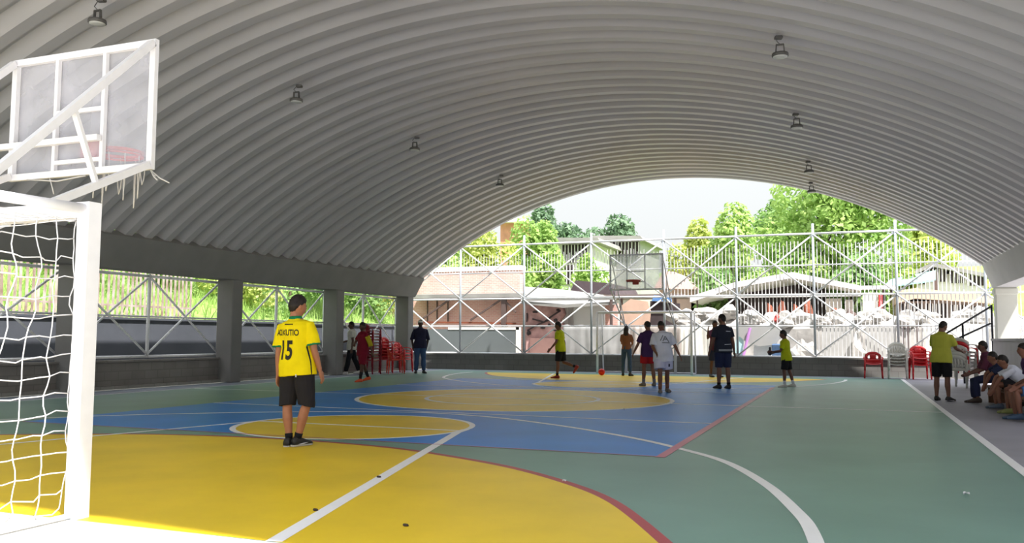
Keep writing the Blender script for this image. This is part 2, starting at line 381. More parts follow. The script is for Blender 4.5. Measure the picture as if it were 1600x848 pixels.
# ================================================================ people
def remesh(mb, vox, sm=3, wrinkle=0.0, wscale=9.0, seed=0.0):
    me = mb.mesh('tmp'); o = bpy.data.objects.new('tmp', me); C.objects.link(o)
    r = o.modifiers.new('r', 'REMESH'); r.mode = 'VOXEL'; r.voxel_size = vox
    s = o.modifiers.new('s', 'SMOOTH'); s.factor = .5; s.iterations = sm
    dg = bpy.context.evaluated_depsgraph_get(); dg.update()
    out = bpy.data.meshes.new_from_object(o.evaluated_get(dg), depsgraph=dg)
    bpy.data.objects.remove(o); bpy.data.meshes.remove(me)
    out.materials.clear()
    if wrinkle:
        n = len(out.vertices); co = np.empty(n*3, dtype=np.float32); out.vertices.foreach_get('co', co); co = co.reshape(-1, 3)
        nr = np.empty(n*3, dtype=np.float32); out.vertices.foreach_get('normal', nr); nr = nr.reshape(-1, 3)
        d = np.array([mnoise.noise(Vector((x*wscale+seed, y*wscale, z*wscale*.55))) + .5*mnoise.noise(Vector((x*2.2*wscale, y*2.2*wscale+seed, z*1.3*wscale))) for x, y, z in co], dtype=np.float32)
        out.vertices.foreach_set('co', (co + nr*d[:, None]*wrinkle).ravel()); out.update()
    out.polygons.foreach_set('use_smooth', [True]*len(out.polygons))
    return out
def loft(mb, rings, n=18):
    """rings: (centre, side axis, depth axis, rx, ry)"""
    V = []
    for c, a, b, rx, ry in rings:
        for k in range(n):
            t = 2*PI*k/n; ct, st = math.cos(t), math.sin(t); e = .86
            V.append(c + a*(rx*math.copysign(abs(ct)**e, ct)) + b*(ry*math.copysign(abs(st)**e, st)))
    Fc = [(i*n+k, i*n+(k+1) % n, i*n+n+(k+1) % n, i*n+n+k) for i in range(len(rings)-1) for k in range(n)]
    Fc += [tuple(range(n-1, -1, -1)), tuple((len(rings)-1)*n+k for k in range(n))]
    mb.add(V, Fc)
TORSO = [(-.10, .105, .085), (-.05, .150, .108), (.02, .163, .118), (.10, .152, .108), (.20, .138, .098), (.30, .148, .104), (.38, .160, .112), (.45, .160, .108), (.50, .128, .088), (.54, .078, .068), (.60, .056, .058), (.67, .054, .06)]
def headfn(p):
    x, y, z = p
    if z < 0:
        zz = -z; x *= 1-.26*zz**1.4
        if y < 0: y *= 1-.35*zz
    if y > 0:
        y += .20*math.exp(-((x/.15)**2 + ((z+.14)/.2)**2)) - .07*math.exp(-(((abs(x)-.36)/.17)**2 + ((z-.1)/.11)**2)) + .05*math.exp(-((x/.3)**2+((z+.42)/.08)**2)) + .10*math.exp(-((x/.32)**2 + ((z+.86)/.2)**2))
    return Vector((x, y, z))
def person(label, feet, top, phi, H=None, skin=(150, 98, 72), head=1.0, girth=1.0, lean=0, sway=0, twist=0, look=(0, 0), legs=((0, 3, 0, 8), (0, 3, 0, 8)), feetp=(0, 0), arms=((5, 8, 12), (5, 8, 12)),
           bend=((0, 1, 0), (0, 1, 0)), curl=(35, 35), shirt=None, bottom=None, shoes=None, socks=None, hair=(28, 22, 20), longhair=False, cap=None, vox=.0095, group=None, base=None, eyes=True, seat=None, hairk=1.0):
    """legs: (flex, abduct, knee, foot yaw) for left, right; arms: (flex, abduct, elbow)"""
    base = base or gr(*feet)
    if H is None: H = height_at(base, *top)
    u = H/1.75; g = girth
    v = math.atan2(base.y, base.x) - rad(phi) - PI/2
    T = thing('person', (base.x, base.y, 0), label, 'person', group, v)
    X, Y, Z = Vector((1, 0, 0)), Vector((0, 1, 0)), Vector((0, 0, 1))
    P = Vector((0, 0, .94*u))
    s = Vector((math.sin(rad(sway)), math.sin(rad(lean)), math.cos(rad(lean))*math.cos(rad(sway)))).normalized()
    def axes(t):
        k = max(0, min(1, t/.45)); w = rad(twist)*k
        r = Vector((math.cos(w), -math.sin(w), 0)); r = (r - s*r.dot(s)).normalized()
        f = s.cross(r).normalized(); return r, f
    def spine(t):
        k = max(0.0, t); return P + s*(t*u) + Y*(0.0)
    # joints ------------------------------------------------------------
    side = (-1, 1); J = {}
    for i in (0, 1):
        fl, ab, kn, fy = legs[i][:4]; sb = legs[i][4] if len(legs[i]) > 4 else ab*.6; sd = side[i]
        hip = P + Vector((sd*.088*u, 0, -.03*u))
        td = Vector((sd*math.sin(rad(ab)), math.sin(rad(fl))*math.cos(rad(ab)), -math.cos(rad(fl))*math.cos(rad(ab))))
        k_ = hip + td*(.425*u); a2 = rad(fl-kn)
        sdv = Vector((sd*math.sin(rad(sb)), math.sin(a2), -math.cos(a2))).normalized()
        an = k_ + sdv*(.40*u)
        fw = Vector((sd*math.sin(rad(fy)), math.cos(rad(fy)), 0)); pt = rad(feetp[i])
        ff = (fw*math.cos(pt) - Z*math.sin(pt)).normalized(); fu = (Z*math.cos(pt) + fw*math.sin(pt)).normalized()
        J[i] = (hip, k_, an, ff, fu, ff.cross(fu).normalized())
    low = min(min((J[i][2] - J[i][4]*(.085*u)).z, (J[i][2] + J[i][3]*(.19*u) - J[i][4]*(.08*u)).z) for i in (0, 1))
    sh = Vector((0, 0, -low))
    mid = (J[0][2]+J[1][2])/2
    if seat is None: sh -= Vector((mid.x, mid.y, 0))
    P = P + sh
    for i in (0, 1): J[i] = tuple([q + sh for q in J[i][:3]]) + J[i][3:]
    A = {}
    rs, fs = axes(.45)
    for i in (0, 1):
        fl, ab, el = arms[i]; sd = side[i]
        so = spine(.445) + rs*(sd*.172*u*g)
        d = (rs*(sd*math.sin(rad(ab))) + fs*(math.sin(rad(fl))*math.cos(rad(ab))) - s*(math.cos(rad(fl))*math.cos(rad(ab)))) if lean < 25 else \
            Vector((sd*math.sin(rad(ab)), math.sin(rad(fl))*math.cos(rad(ab)), -math.cos(rad(fl))*math.cos(rad(ab))))
        d = d.normalized(); eb = so + d*(.285*u)
        b = Vector(bend[i]); b = rs*(b.x*sd) + fs*b.y + Z*b.z; b = (b - d*b.dot(d))
        b = b.normalized() if b.length > 1e-4 else fs
        d2 = (d*math.cos(rad(el)) + b*math.sin(rad(el))).normalized(); wr = eb + d2*(.245*u)
        A[i] = (so, eb, wr, d2, b)
    def armpts(i, o, f0, f1, flare=0.0):
        so, eb, wr, d2, b = A[i]
        R = [(0, .050), (.35, .047), (.7, .042), (1, .037), (1.3, .038), (1.6, .032), (2, .025)]
        pts, rr = [], []
        for f in [f0] + [q for q, _ in R if f0 < q < f1] + [f1]:
            p = so.lerp(eb, f) if f <= 1 else eb.lerp(wr, f-1)
            r = np.interp(f, [q for q, _ in R], [w for _, w in R])
            pts.append(p); rr.append(r*u*(.5+.5*g) + o + flare*(f-f0)/(f1-f0))
        return pts, rr
    def legpts(i, o, f0, f1, flare=0.0):
        hip, kn, an = J[i][:3]
        R = [(0, .088), (.4, .080), (.8, .060), (1, .052), (1.2, .052), (1.4, .055), (1.7, .042), (2, .033)]
        pts, rr = [], []
        for f in [f0] + [q for q, _ in R if f0 < q < f1] + [f1]:
            p = hip.lerp(kn, f) if f <= 1 else kn.lerp(an, f-1)
            if 1.1 < f < 1.7: p = p - J[i][3]*(.010*u)
            r = np.interp(f, [q for q, _ in R], [w for _, w in R])
            pts.append(p); rr.append(r*u*(.4+.6*g) + o + flare*(f-f0)/max(.01, f1-f0))
        return pts, rr
    def trings(o, t0, t1, drop=0.0, flare=0.0):
        ts = [q[0] for q in TORSO]; out = []
        for t in [t0] + [q for q in ts if t0 < q < t1] + [t1]:
            rx = np.interp(t, ts, [q[1] for q in TORSO]); ry = np.interp(t, ts, [q[2] for q in TORSO])
            if t < .02: rx = max(rx, .163); ry = max(ry, .115)
            r, f = axes(t); k = flare*max(0, (.3-t)/.4)
            c = spine(t)
            if t < 0: c = P + Z*(t*u) if lean > 15 else c
            out.append((c, r, f, (rx*u*(g if t < .52 else 1)) + o + k, ry*u*(g if t < .52 else 1) + o + k))
        return out
    # body ---------------------------------------------------------------
    mb = MB()
    rr = []
    ts = [q[0] for q in TORSO]
    for t, rx, ry in TORSO:
        r, f = axes(t); gg = g if t < .52 else 1; rr.append((spine(t), r, f, rx*u*gg, ry*u*gg))
    loft(mb, rr)
    for i in (0, 1):
        so = A[i][0]; mb.tube([spine(.47) + rs*(side[i]*.06*u)] + armpts(i, 0, 0, 2)[0], [.045*u] + armpts(i, 0, 0, 2)[1], 12)
        p, r = legpts(i, 0, 0, 2); mb.tube(p, r, 14)
        # hand
        so, eb, wr, d2, b = A[i]
        th = b if abs(b.dot(Z)) < .95 else fs
        th = (fs*.6 + b*.6); th = (th - d2*th.dot(d2)).normalized(); pn = d2.cross(th)*(1 if i == 1 else -1)
        if pn.dot(rs)*side[i] > 0 and arms[i][2] < 40: pn = -pn
        h = u*head**.3
        loft(mb, [(wr, th, pn, .024*h, .019*h), (wr+d2*.03*h, th, pn, .032*h, .017*h), (wr+d2*.07*h, th, pn, .041*h, .0165*h), (wr+d2*.098*h, th, pn, .038*h, .013*h)], 12)
        cu = rad(curl[i]); k0 = wr + d2*.085*h; fr = max(.0083*h, vox*.95)
        for q, ln in ((.029, .062), (.010, .074), (-.010, .069), (-.028, .054)):
            p0 = k0 + th*(q*h); da = d2*math.cos(cu*.5) + pn*math.sin(cu*.5); db = d2*math.cos(cu*1.4) + pn*math.sin(cu*1.4)
            mb.tube([p0, p0+d2*.02*h, p0+d2*.02*h+da*(ln*.45*h), p0+d2*.02*h+da*(ln*.45*h)+db*(ln*.5*h)], [fr*1.05, fr*1.05, fr, fr*.85], 8)
        t0 = wr + d2*.028*h + th*.022*h; t1 = t0 + (d2*.62+th*.75).normalized()*.035*h
        mb.tube([wr+d2*.015*h+th*.01*h, t0, t1, t1+(d2*.85+th*.3+pn*.35).normalized()*.032*h], [fr*1.3, fr*1.35, fr*1.15, fr*.9], 8)
        # foot
        hip, kn, an, ff, fu, fx_ = J[i]
        loft(mb, [(an+ff*a*u+fu*c*u, fx_, fu, rx*u, rz*u) for a, rx, rz, c in ((-.065, .022, .026, -.052), (-.04, .033, .045, -.038), (0, .036, .055, -.03), (.06, .041, .04, -.045), (.12, .046, .026, -.058), (.165, .041, .019, -.064), (.195, .022, .012, -.07))], 12)
    # head
    ly_, lp = rad(look[0]), rad(look[1])
    r0, f0 = axes(.5)
    fh = (f0*math.cos(ly_) + r0*math.sin(ly_)); fh = Vector((fh.x, fh.y, 0)).normalized()
    up = (Z*math.cos(lp) + fh*math.sin(lp)).normalized(); fh2 = (fh*math.cos(lp) - Z*math.sin(lp)).normalized(); rh = fh2.cross(up).normalized()
    hs = u*head
    hc = spine(.556) + s*(.02*u) + up*(.105*hs) + fh2*(.018*hs)
    HM = lambda q: hc + rh*q.x + fh2*q.y + up*q.z
    sub = MB(); sub.ball((0, 0, 0), (.077*hs, .094*hs, .118*hs), 28, 20, headfn)
    for e in (-1, 1): sub.ball((e*.076*hs, -.012*hs, -.004*hs), (.011*hs, .022*hs, .032*hs), 8, 6)
    mb.add([HM(q) for q in sub.v], sub.f)
    mb.tube([spine(.50), spine(.56), hc - up*.06*hs - fh2*.02*hs], [.06*u, .054*u, .052*u], 12)
    sk = mat('skin_%d_%d_%d' % skin, skin, .55, 0, .05, 14)
    link('body', remesh(mb, vox, 2), sk, T)
    # hair
    def hfn(p):
        q = headfn(p)*1.0; line = -.74 + (p.y+1)/2*1.22 + (.12 if abs(p.x) > .7 else 0)
        k = max(0, min(1, (p.z-line)/.12)); w = .9 + k*(.19*hairk**3 + .03*max(0, p.z)); w += .02*mnoise.noise(p*7)*k
        return q*w
    if hair:
        sub = MB(); sub.ball((0, 0, 0), (.077*hs, .094*hs, .118*hs), 32, 24, hfn)
        if longhair:
            loft(sub, [(Vector((0, -.06, .06))*hs, X, Y, .07*hs, .05*hs), (Vector((0, -.085, -.04))*hs, X, Y, .085*hs, .045*hs), (Vector((0, -.10, -.16))*hs, X, Y, .085*hs, .035*hs), (Vector((.01, -.10, -.27))*hs, X, Y, .06*hs, .025*hs), (Vector((.01, -.10, -.31))*hs, X, Y, .03*hs, .012*hs)])
        sub.v = [HM(q) for q in sub.v]
        link('hair', remesh(sub, max(.008, vox), 1, .004, 40), mat('hair_%d' % hair[0], hair, .6, 0, .2, 60), T)
    if cap:
        sub = MB(); sub.ball((0, -.006*hs, .028*hs), (.086*hs, .105*hs, .10*hs), 24, 14, lambda p: Vector((p.x, p.y, max(p.z, .05))))
        sub.v = [HM(q) for q in sub.v]; cp = link('cap', sub.mesh('cap', smooth=True), mat('cap_%d_%d_%d' % cap, cap, .8), T)
        sub = MB(); sub.prism([HM(Vector((.075*math.sin(a)*hs, (.085+.075*math.cos(a)**.5 if math.cos(a) > 0 else .085)*hs, .034*hs))) for a in [(-PI/2)+PI*k/12 for k in range(13)]], up*.006)
        link('cap_brim', sub.mesh('cap_brim'), mat('cap_%d_%d_%d' % cap, cap, .8), cp)
    if eyes:
        for e in (-1, 1):
            sub = MB(); sub.ball(HM(Vector((e*.027*hs, .083*hs, .012*hs))), .0085*hs, 10, 8); link('eye', sub.mesh('eye', smooth=True), mat('eye_dark', (34, 26, 24), .3), T)
        sub = MB(); sub.ball((0, 0, 0), (.020*hs, .008*hs, .006*hs), 12, 8); sub.v = [HM(Vector((0, .090*hs, -.052*hs))+q) for q in sub.v]
        link('lips', sub.mesh('lips', smooth=True), mat('lips', (128, 74, 66), .5), T)
    out = {'T': T, 'A': A, 'J': J, 'P': P, 'u': u, 'HM': HM, 'hs': hs, 'spine': spine, 'axes': axes, 'armpts': armpts, 'legpts': legpts, 'rot': v, 'base': base}
    # clothes --------------------------------------------------------------
    if bottom:
        o = bottom.get('loose', .018)*u; ln = bottom.get('len', .9); mb = MB()
        loft(mb, trings(.010*u+.004, -.10, bottom.get('waist', .10)))
        for i in (0, 1):
            p, r = legpts(i, o, 0, ln, bottom.get('flare', .012)*u); p[0] = p[0]+Vector((0, 0, .03*u)); mb.tube(p, r, 16)
        if seat is not None: mb.ball(P+Vector((0, -.02*u, -.03*u)), (.165*u, .15*u, .12*u), 16, 10)
        nm = bottom.get('name', 'shorts')
        out['bottom'] = link(nm, remesh(mb, vox, 3, .006*u, 9, feet[0]*.7), bottom['m'], T)
    if shirt:
        o = shirt.get('loose', .022)*u; mb = MB(); fl_ = shirt.get('flare', .012)*u
        loft(mb, trings(o, shirt.get('hem', -.12), .50, 0, fl_) + [(spine(.535), *axes(.5), .088*u, .080*u), (spine(.56), *axes(.5), .070*u, .070*u)], 24)
        sl = shirt.get('sleeve', .62)
        for i in (0, 1):
            p, r = armpts(i, .012*u, 0, sl, shirt.get('sflare', .018)*u)
            mb.tube([spine(.475) + rs*(side[i]*.05*u)] + p, [.055*u] + r, 16)
        out['shirt'] = link(shirt.get('name', 'shirt'), remesh(mb, vox, 3, shirt.get('wr', .007)*u, 8, feet[0]*.3), shirt['m'], T)
    for i in (0, 1):
        hip, kn, an, ff, fu, fx_ = J[i]
        if shoes:
            e = .009
            mb = MB(); loft(mb, [(an+ff*a*u+fu*c*u, fx_, fu, rx*u+e*.8, rz*u+e*.6) for a, rx, rz, c in ((-.072, .026, .03, -.048), (-.045, .036, .05, -.036), (0, .037, .056, -.03), (.06, .042, .042, -.045), (.12, .048, .029, -.057), (.17, .043, .022, -.063), (.205, .024, .014, -.068))], 14)
            sm = mb.mesh('shoe', smooth=True); so_ = link('shoe', sm, shoes, T)
            mb = MB(); pr = [(-.085, .02), (-.06, .038), (0, .042), (.07, .047), (.13, .053), (.18, .046), (.213, .022)]
            poly = [an+ff*a*u-fu*.088*u+fx_*w*u for a, w in pr] + [an+ff*a*u-fu*.088*u-fx_*w*u for a, w in pr[::-1]]
            mb.prism(poly, fu*.018*u); link('sole', mb.mesh('sole'), mat('shoe_sole', (190, 188, 184), .7), so_) if vox < .007 else None
        if socks:
            p, r = legpts(i, .006*u, socks[1], 2); mb = MB(); mb.tube(p, r, 12); link('sock', mb.mesh('sock', smooth=True), socks[0], T)
    return out
def decal_text(pr, shirt, txt, size, x, z, m, name, face=-1, shear=0.0, sx=1.0, bold=0.0):
    """letters printed on the shirt: flat glyphs laid onto the cloth"""
    cu = bpy.data.curves.new('t', 'FONT'); cu.body = txt; cu.size = size; cu.align_x = 'CENTER'; cu.align_y = 'CENTER'; cu.offset = bold
    o = bpy.data.objects.new('t', cu); C.objects.link(o); dg = bpy.context.evaluated_depsgraph_get(); dg.update()
    me = bpy.data.meshes.new_from_object(o.evaluated_get(dg)); bpy.data.objects.remove(o)
    bm = bmesh.new(); bm.from_mesh(me); bmesh.ops.triangulate(bm, faces=bm.faces)
    for _ in range(5):
        ed = [e for e in bm.edges if e.calc_length() > .018]
        if not ed: break
        bmesh.ops.subdivide_edges(bm, edges=ed, cuts=1); bmesh.ops.triangulate(bm, faces=bm.faces)
    sm = shirt.data; bv = BVHTree.FromPolygons([v.co.copy() for v in sm.vertices], [tuple(p.vertices) for p in sm.polygons])
    for v in bm.verts:
        lx = -face*(v.co.x*sx) if face > 0 else v.co.x*sx
        h = bv.ray_cast(Vector((lx+x, face*2.0, v.co.y+z)), Vector((0, -face, 0)))
        v.co = (h[0] + Vector((0, face*.003, 0))) if h[0] else Vector((lx+x, 0, v.co.y+z))
    me2 = bpy.data.meshes.new(name); bm.to_mesh(me2); bm.free()
    return link(name, me2, m, shirt)

def cloth_strip(shirt, pts, w, face, m, name, parent=None, n=10):
    """band printed on the cloth along (x, z) points, seen from face*Y"""
    me = shirt.data; bv = BVHTree.FromPolygons([v.co.copy() for v in me.vertices], [tuple(q.vertices) for q in me.polygons]); mb = MB()
    for (ax, az), (bx_, bz) in pts:
        d = Vector((bx_-ax, 0, bz-az)); nn = Vector((-d.z, 0, d.x)).normalized()*(w/2); rows = []
        for k in range(n+1):
            c = Vector((ax, 0, az)) + d*(k/n); r = []
            for e in (-1, 0, 1):
                q = c + nn*e; h = bv.ray_cast(Vector((q.x, 2*face, q.z)), Vector((0, -face, 0)))
                r.append((h[0] + Vector((0, .006*face, 0))) if h[0] else None)
            if all(r): rows.append(r)
        if len(rows) > 1: mb.sheet(rows)
    return link(name, mb.mesh(name), m, parent or shirt)
def cloth(name, rgb, var=.07): return mat('cloth_'+name, rgb, .85, 0, var, 7, .15, 220, .2)
K = {k: cloth(k, c) for k, c in dict(yellow=(250, 224, 10), lime=(190, 200, 30), black=(30, 31, 36), charcoal=(44, 42, 46), maroon=(126, 24, 44), red=(176, 34, 40), navy=(38, 38, 62), denim=(62, 86, 124), brown=(138, 92, 72), purple=(70, 44, 84),
     white=(214, 216, 230), lilac=(200, 200, 224), cream=(196, 194, 184), polo=(186, 186, 74), dkblue=(40, 46, 74), orange=(222, 84, 36), green=(30, 130, 84), gold=(190, 170, 40), jnavy=(44, 48, 62), grey=(120, 122, 132), wine=(96, 50, 70)).items()}
SH_black = mat('shoe_black', (38, 36, 36), .5); SH_white = mat('shoe_white', (214, 210, 206), .5); SH_orange = mat('shoe_orange', (240, 96, 50), .5); SH_red = mat('shoe_red', (150, 46, 40), .5); SH_grey = mat('shoe_grey', (120, 112, 108), .6)
M_ink = mat('print_black', (40, 36, 20), .7)

# the boy with number 15
p = person('boy in yellow jersey with black 15 on his back and black shorts', (458, 697), (455, 461), 36, skin=(176, 118, 88), vox=.0065, head=1.08, hairk=1.07, legs=((-2, 4, 2, 4, -8), (4, 4.5, 10, 14, -13)), arms=((-8, 6, 10), (2, 7, 12)), twist=-3, look=(30, 4), sway=-4.5,
           shirt=dict(m=K['yellow'], sleeve=.76, hem=-.12, loose=.026, flare=.02, sflare=.03, name='jersey'), bottom=dict(m=K['charcoal'], len=1.04, loose=.024, flare=.022), shoes=SH_black, socks=(K['black'], 1.84), hair=(34, 26, 24), girth=1.11)
u = p['u']; zb = p['P'].z
decal_text(p, p['shirt'], '15', .30*u, -.045, zb+.165*u, M_ink, 'jersey_number', sx=.66, bold=.009)
decal_text(p, p['shirt'], 'AOXUTIO', .098*u, -.045, zb+.375*u, M_ink, 'jersey_name', sx=.72, bold=.002)
mb = MB()
for k in range(7): mb.box((-.075+k*.016, 0, zb+.475*u), (.011, .004, .012))
bv = BVHTree.FromPolygons([v.co.copy() for v in p['shirt'].data.vertices], [tuple(q.vertices) for q in p['shirt'].data.polygons])
for v in mb.v:
    h = bv.ray_cast(Vector((v.x, -2, v.z)), Vector((0, 1, 0)))
    if h[0]: v.y = h[0].y - .003 + v.y
link('collar_mark', mb.mesh('collar_mark'), M_ink, p['shirt'])
for i in (0, 1):
    pts, rr = p['armpts'](i, .028*u, .73, .80, .004); mb = MB(); mb.tube(pts, [r+.010 for r in rr], 18); link('cuff', mb.mesh('cuff', smooth=True), K['green'], p['shirt'])
mb = MB(); loft(mb, [(p['spine'](.535), *p['axes'](.5), .082*u, .076*u), (p['spine'](.572), *p['axes'](.5), .069*u, .070*u)], 20); link('collar', mb.mesh('collar', smooth=True), K['green'], p['shirt'])
pts = []
for k in range(24):
    z = zb + (.22-.34*k/23)*u; h = bv.ray_cast(Vector((2, -.015, z)), Vector((-1, 0, 0)))
    if h[0]: pts.append(h[0])
if len(pts) > 2:
    so = p['A'][1][0]
    mb = MB(); mb.tube([q+Vector((-.006, 0, 0)) for q in pts if abs(q.x) < .25], .012, 8); link('side_piping', mb.mesh('side_piping'), K['black'], p['shirt'])
for i in (0, 1):
    an, ff, fu, fx_ = p['J'][i][2:6]; mb = MB(); pr = [(-.03, -.062), (.01, -.068), (.06, -.062), (.12, -.050), (.05, -.052), (.0, -.058)]
    mb.prism([an+ff*a*u+fu*c*u+fx_*.050*u for a, c in pr], fx_*.006); link('shoe_stripe', mb.mesh('shoe_stripe'), K['white'], [c for c in children_of(p['T']) if c.name.startswith('shoe')][i])
mb = MB(); mb.box((.12*u, 0, zb-.115*u), (.012, .004, .03))
for v in mb.v: v.y -= .145*u
link('shorts_mark', mb.mesh('shorts_mark'), K['white'], p['bottom'])

p = person('boy in dark red kit with yellow arm band and orange shoes, walking left', (569, 596), (574, 503), -125, skin=(92, 62, 48), head=1.08, legs=((14, 4, 6, 10), (-16, 3, 10, 10)), feetp=(0, 10), arms=((-24, 8, 14), (30, 6, 70)), bend=((0, 1, 0), (-1, .6, 0)),
       shirt=dict(m=K['maroon'], sleeve=.62, hem=-.16, loose=.03, name='jersey'), bottom=dict(m=K['maroon'], len=.95, loose=.03), shoes=SH_orange, socks=(K['charcoal'], 1.5))
pts, rr = p['armpts'](0, .03*p['u'], .12, 1.3); mb = MB(); mb.tube(pts, rr, 14); link('arm_band', mb.mesh('arm_band', smooth=True), K['gold'], p['T'])
person('man in cream shirt and black trousers walking left behind the boy in dark red', (550, 581), (560, 501), -90, base=Vector((-15.08, atx(551, 577, -15.08).y, 0)), skin=(84, 60, 50), legs=((14, 2, 4, 0), (-14, 2, 10, 0)), arms=((-8, 8, 15), (20, 6, 55)), shirt=dict(m=K['cream'], sleeve=.6, loose=.03), bottom=dict(m=K['black'], len=1.93, loose=.02, name='trousers'), shoes=SH_white)
person('man in navy shirt, blue jeans and white cap by the corner column', (656, 583), (655, 499), 172, skin=(66, 48, 42), girth=1.12, legs=((2, 3, 0, 12), (-2, 3, 0, 12)), arms=((-14, 14, 24), (-14, 14, 24)), bend=((-.6, .3, 0), (-.6, .3, 0)), shirt=dict(m=K['navy'], sleeve=1.1, loose=.026), bottom=dict(m=K['denim'], len=1.95, loose=.018, flare=.008, name='jeans'), shoes=SH_black, cap=(228, 226, 224), hair=(30, 24, 22))
person('boy in lime yellow shirt and black shorts running left', (885, 591), (878, 502), -75, skin=(120, 80, 62), head=1.06, lean=4, legs=((8, 2, 6, 0), (-10, 2, 62, 0)), feetp=(0, 52), arms=((14, 10, 30), (-16, 10, 20)), look=(0, 8), shirt=dict(m=K['lime'], sleeve=.66, loose=.03), bottom=dict(m=K['black'], len=.9, loose=.026), shoes=SH_red, socks=(K['black'], 1.8))
person('long haired girl in brown top and jeans standing in the far goal', (979, 587), (977, 508), 14, skin=(140, 94, 74), girth=.92, legs=((6, 5, 2, 14), (-4, 5, 4, 14)), arms=((20, 6, 60), (20, 6, 60)), bend=((-.5, 1, 0), (-.5, 1, 0)), longhair=True, shirt=dict(m=K['brown'], sleeve=.7, hem=-.02, loose=.014, flare=.006), bottom=dict(m=K['denim'], len=1.94, loose=.01, flare=.006, name='jeans'), shoes=SH_black, hair=(44, 36, 36))
person('boy in dark purple shirt and red shorts, back turned', (1014, 603), (1012, 501), -20, skin=(128, 86, 68), girth=1.05, legs=((3, 4, 4, 10), (-4, 4, 4, 10)), arms=((8, 20, 14), (4, 10, 20)), shirt=dict(m=K['purple'], sleeve=.8, hem=-.16, loose=.03, sflare=.026), bottom=dict(m=K['red'], len=.72, loose=.03, flare=.02), shoes=SH_grey, socks=(K['grey'], 1.75), look=(-20, 6), cap=(44, 40, 38))
p = person('boy in long white jersey with grey print, head bowed', (1037, 613), (1026, 499), 170, skin=(122, 82, 66), girth=1.12, legs=((-10, 3, 4, 8), (12, 0, 16, 8)), arms=((-6, 22, 12), (16, 12, 46)), bend=((0, 1, 0), (-.4, 1, 0)), look=(26, 26), lean=3, sway=3,
           shirt=dict(m=K['white'], sleeve=.85, hem=-.18, loose=.04, flare=.02, sflare=.035, name='jersey'), bottom=dict(m=K['lilac'], len=.8, loose=.045, flare=.03), shoes=SH_grey, socks=(K['brown'], 1.7))
u = p['u']; z_ = p['P'].z
cloth_strip(p['shirt'], [((a*u, z_+b*u), (c*u, z_+d*u)) for a, b, c, d in ((-.10, .28, .0, .42), (.0, .42, .05, .30), (-.12, .26, .07, .265), (-.05, .345, .035, .35), (.05, .44, .11, .31))], .02, 1, K['grey'], 'jersey_print')
cloth_strip(p['bottom'], [((-.11*u, z_-.31*u), (-.11*u, z_-.24*u))], .035, 1, K['navy'], 'shorts_mark', n=3)
p = person('man in black shirt with white stripes and navy shorts, back turned', (1131, 607), (1127, 490), -28, skin=(122, 84, 68), girth=1.1, legs=((2, 2, 2, 8), (-2, 2, 2, 8)), arms=((6, 10, 16), (-2, 12, 8)), shirt=dict(m=K['jnavy'], sleeve=.66, hem=-.10, loose=.028, name='shirt'), bottom=dict(m=K['dkblue'], len=.98, loose=.024), shoes=SH_black, socks=(K['black'], 1.85), look=(-30, 0))
u = p['u']; z_ = p['P'].z
cloth_strip(p['shirt'], [((-.17*u, z_-.04*u), (.17*u, z_-.04*u))], .045, -1, mat('stripe_grey', (150, 154, 162), .8), 'shirt_stripe', n=16)
cloth_strip(p['shirt'], [((-.04*u, z_+.09*u), (.14*u, z_+.10*u))], .012, -1, K['white'], 'shirt_stripe'); cloth_strip(p['shirt'], [((-.0*u, z_+.40*u), (.13*u, z_+.395*u))], .012, -1, K['white'], 'shirt_stripe')
person('person with raised fist half hidden behind the man in black shirt', (1117, 589), (1124, 500), 150, skin=(96, 62, 52), girth=.92, legs=((2, 2, 2, 6), (-3, 2, 4, 6)), arms=((10, 10, 20), (34, 34, 128)), bend=((0, 1, 0), (.2, .3, 1)), curl=(40, 95), shirt=dict(m=K['wine'], sleeve=.7, loose=.022), bottom=dict(m=K['dkblue'], len=.95, loose=.024), shoes=SH_black)
p = person('boy in yellow jersey and black shorts looking left, holding a dark toy', (1233, 605), (1229, 516), -80, skin=(104, 70, 58), head=1.14, girth=1.02, lean=5, legs=((8, 5, 10, 10), (-8, 5, 8, 10)), arms=((26, 8, 66), (26, 8, 60)), bend=((-.2, 1, 0), (-.2, 1, 0)), look=(0, 6), shirt=dict(m=K['lime'], sleeve=.7, hem=-.12, loose=.032, name='jersey'), bottom=dict(m=K['black'], len=.86, loose=.028), shoes=SH_white, socks=(K['white'], 1.7))
A_ = p['A']; hp = (A_[0][2]+A_[1][2])/2 + (A_[0][3]+A_[1][3])*.05
R3 = Matrix.Rotation(p['rot'], 3, 'Z'); hw = R3 @ hp + Vector((p['base'].x, p['base'].y, 0))
mb = MB(); mb.ball(hw+Vector((0, 0, .0)), (.06, .07, .075), 12, 8); mb.box(hw+Vector((0, 0, .09)), (.05, .05, .10), .3, .01); tag(mb.build('toy', mat('toy_dark', (52, 52, 64), .5), None, True), 'small dark toy held by the boy in yellow at right', 'toy')
person('man in yellow polo shirt and black shorts bending over stacked chairs', (1473, 626), (1475, 500), 24, skin=(122, 86, 72), girth=1.12, lean=6, legs=((2, 4, 2, 12), (0, 4, 2, 12)), arms=((30, 8, 40), (34, 10, 50)), look=(20, 14), shirt=dict(m=K['polo'], sleeve=.72, hem=-.12, loose=.03, name='polo_shirt'), bottom=dict(m=K['black'], len=.92, loose=.026), shoes=SH_black)
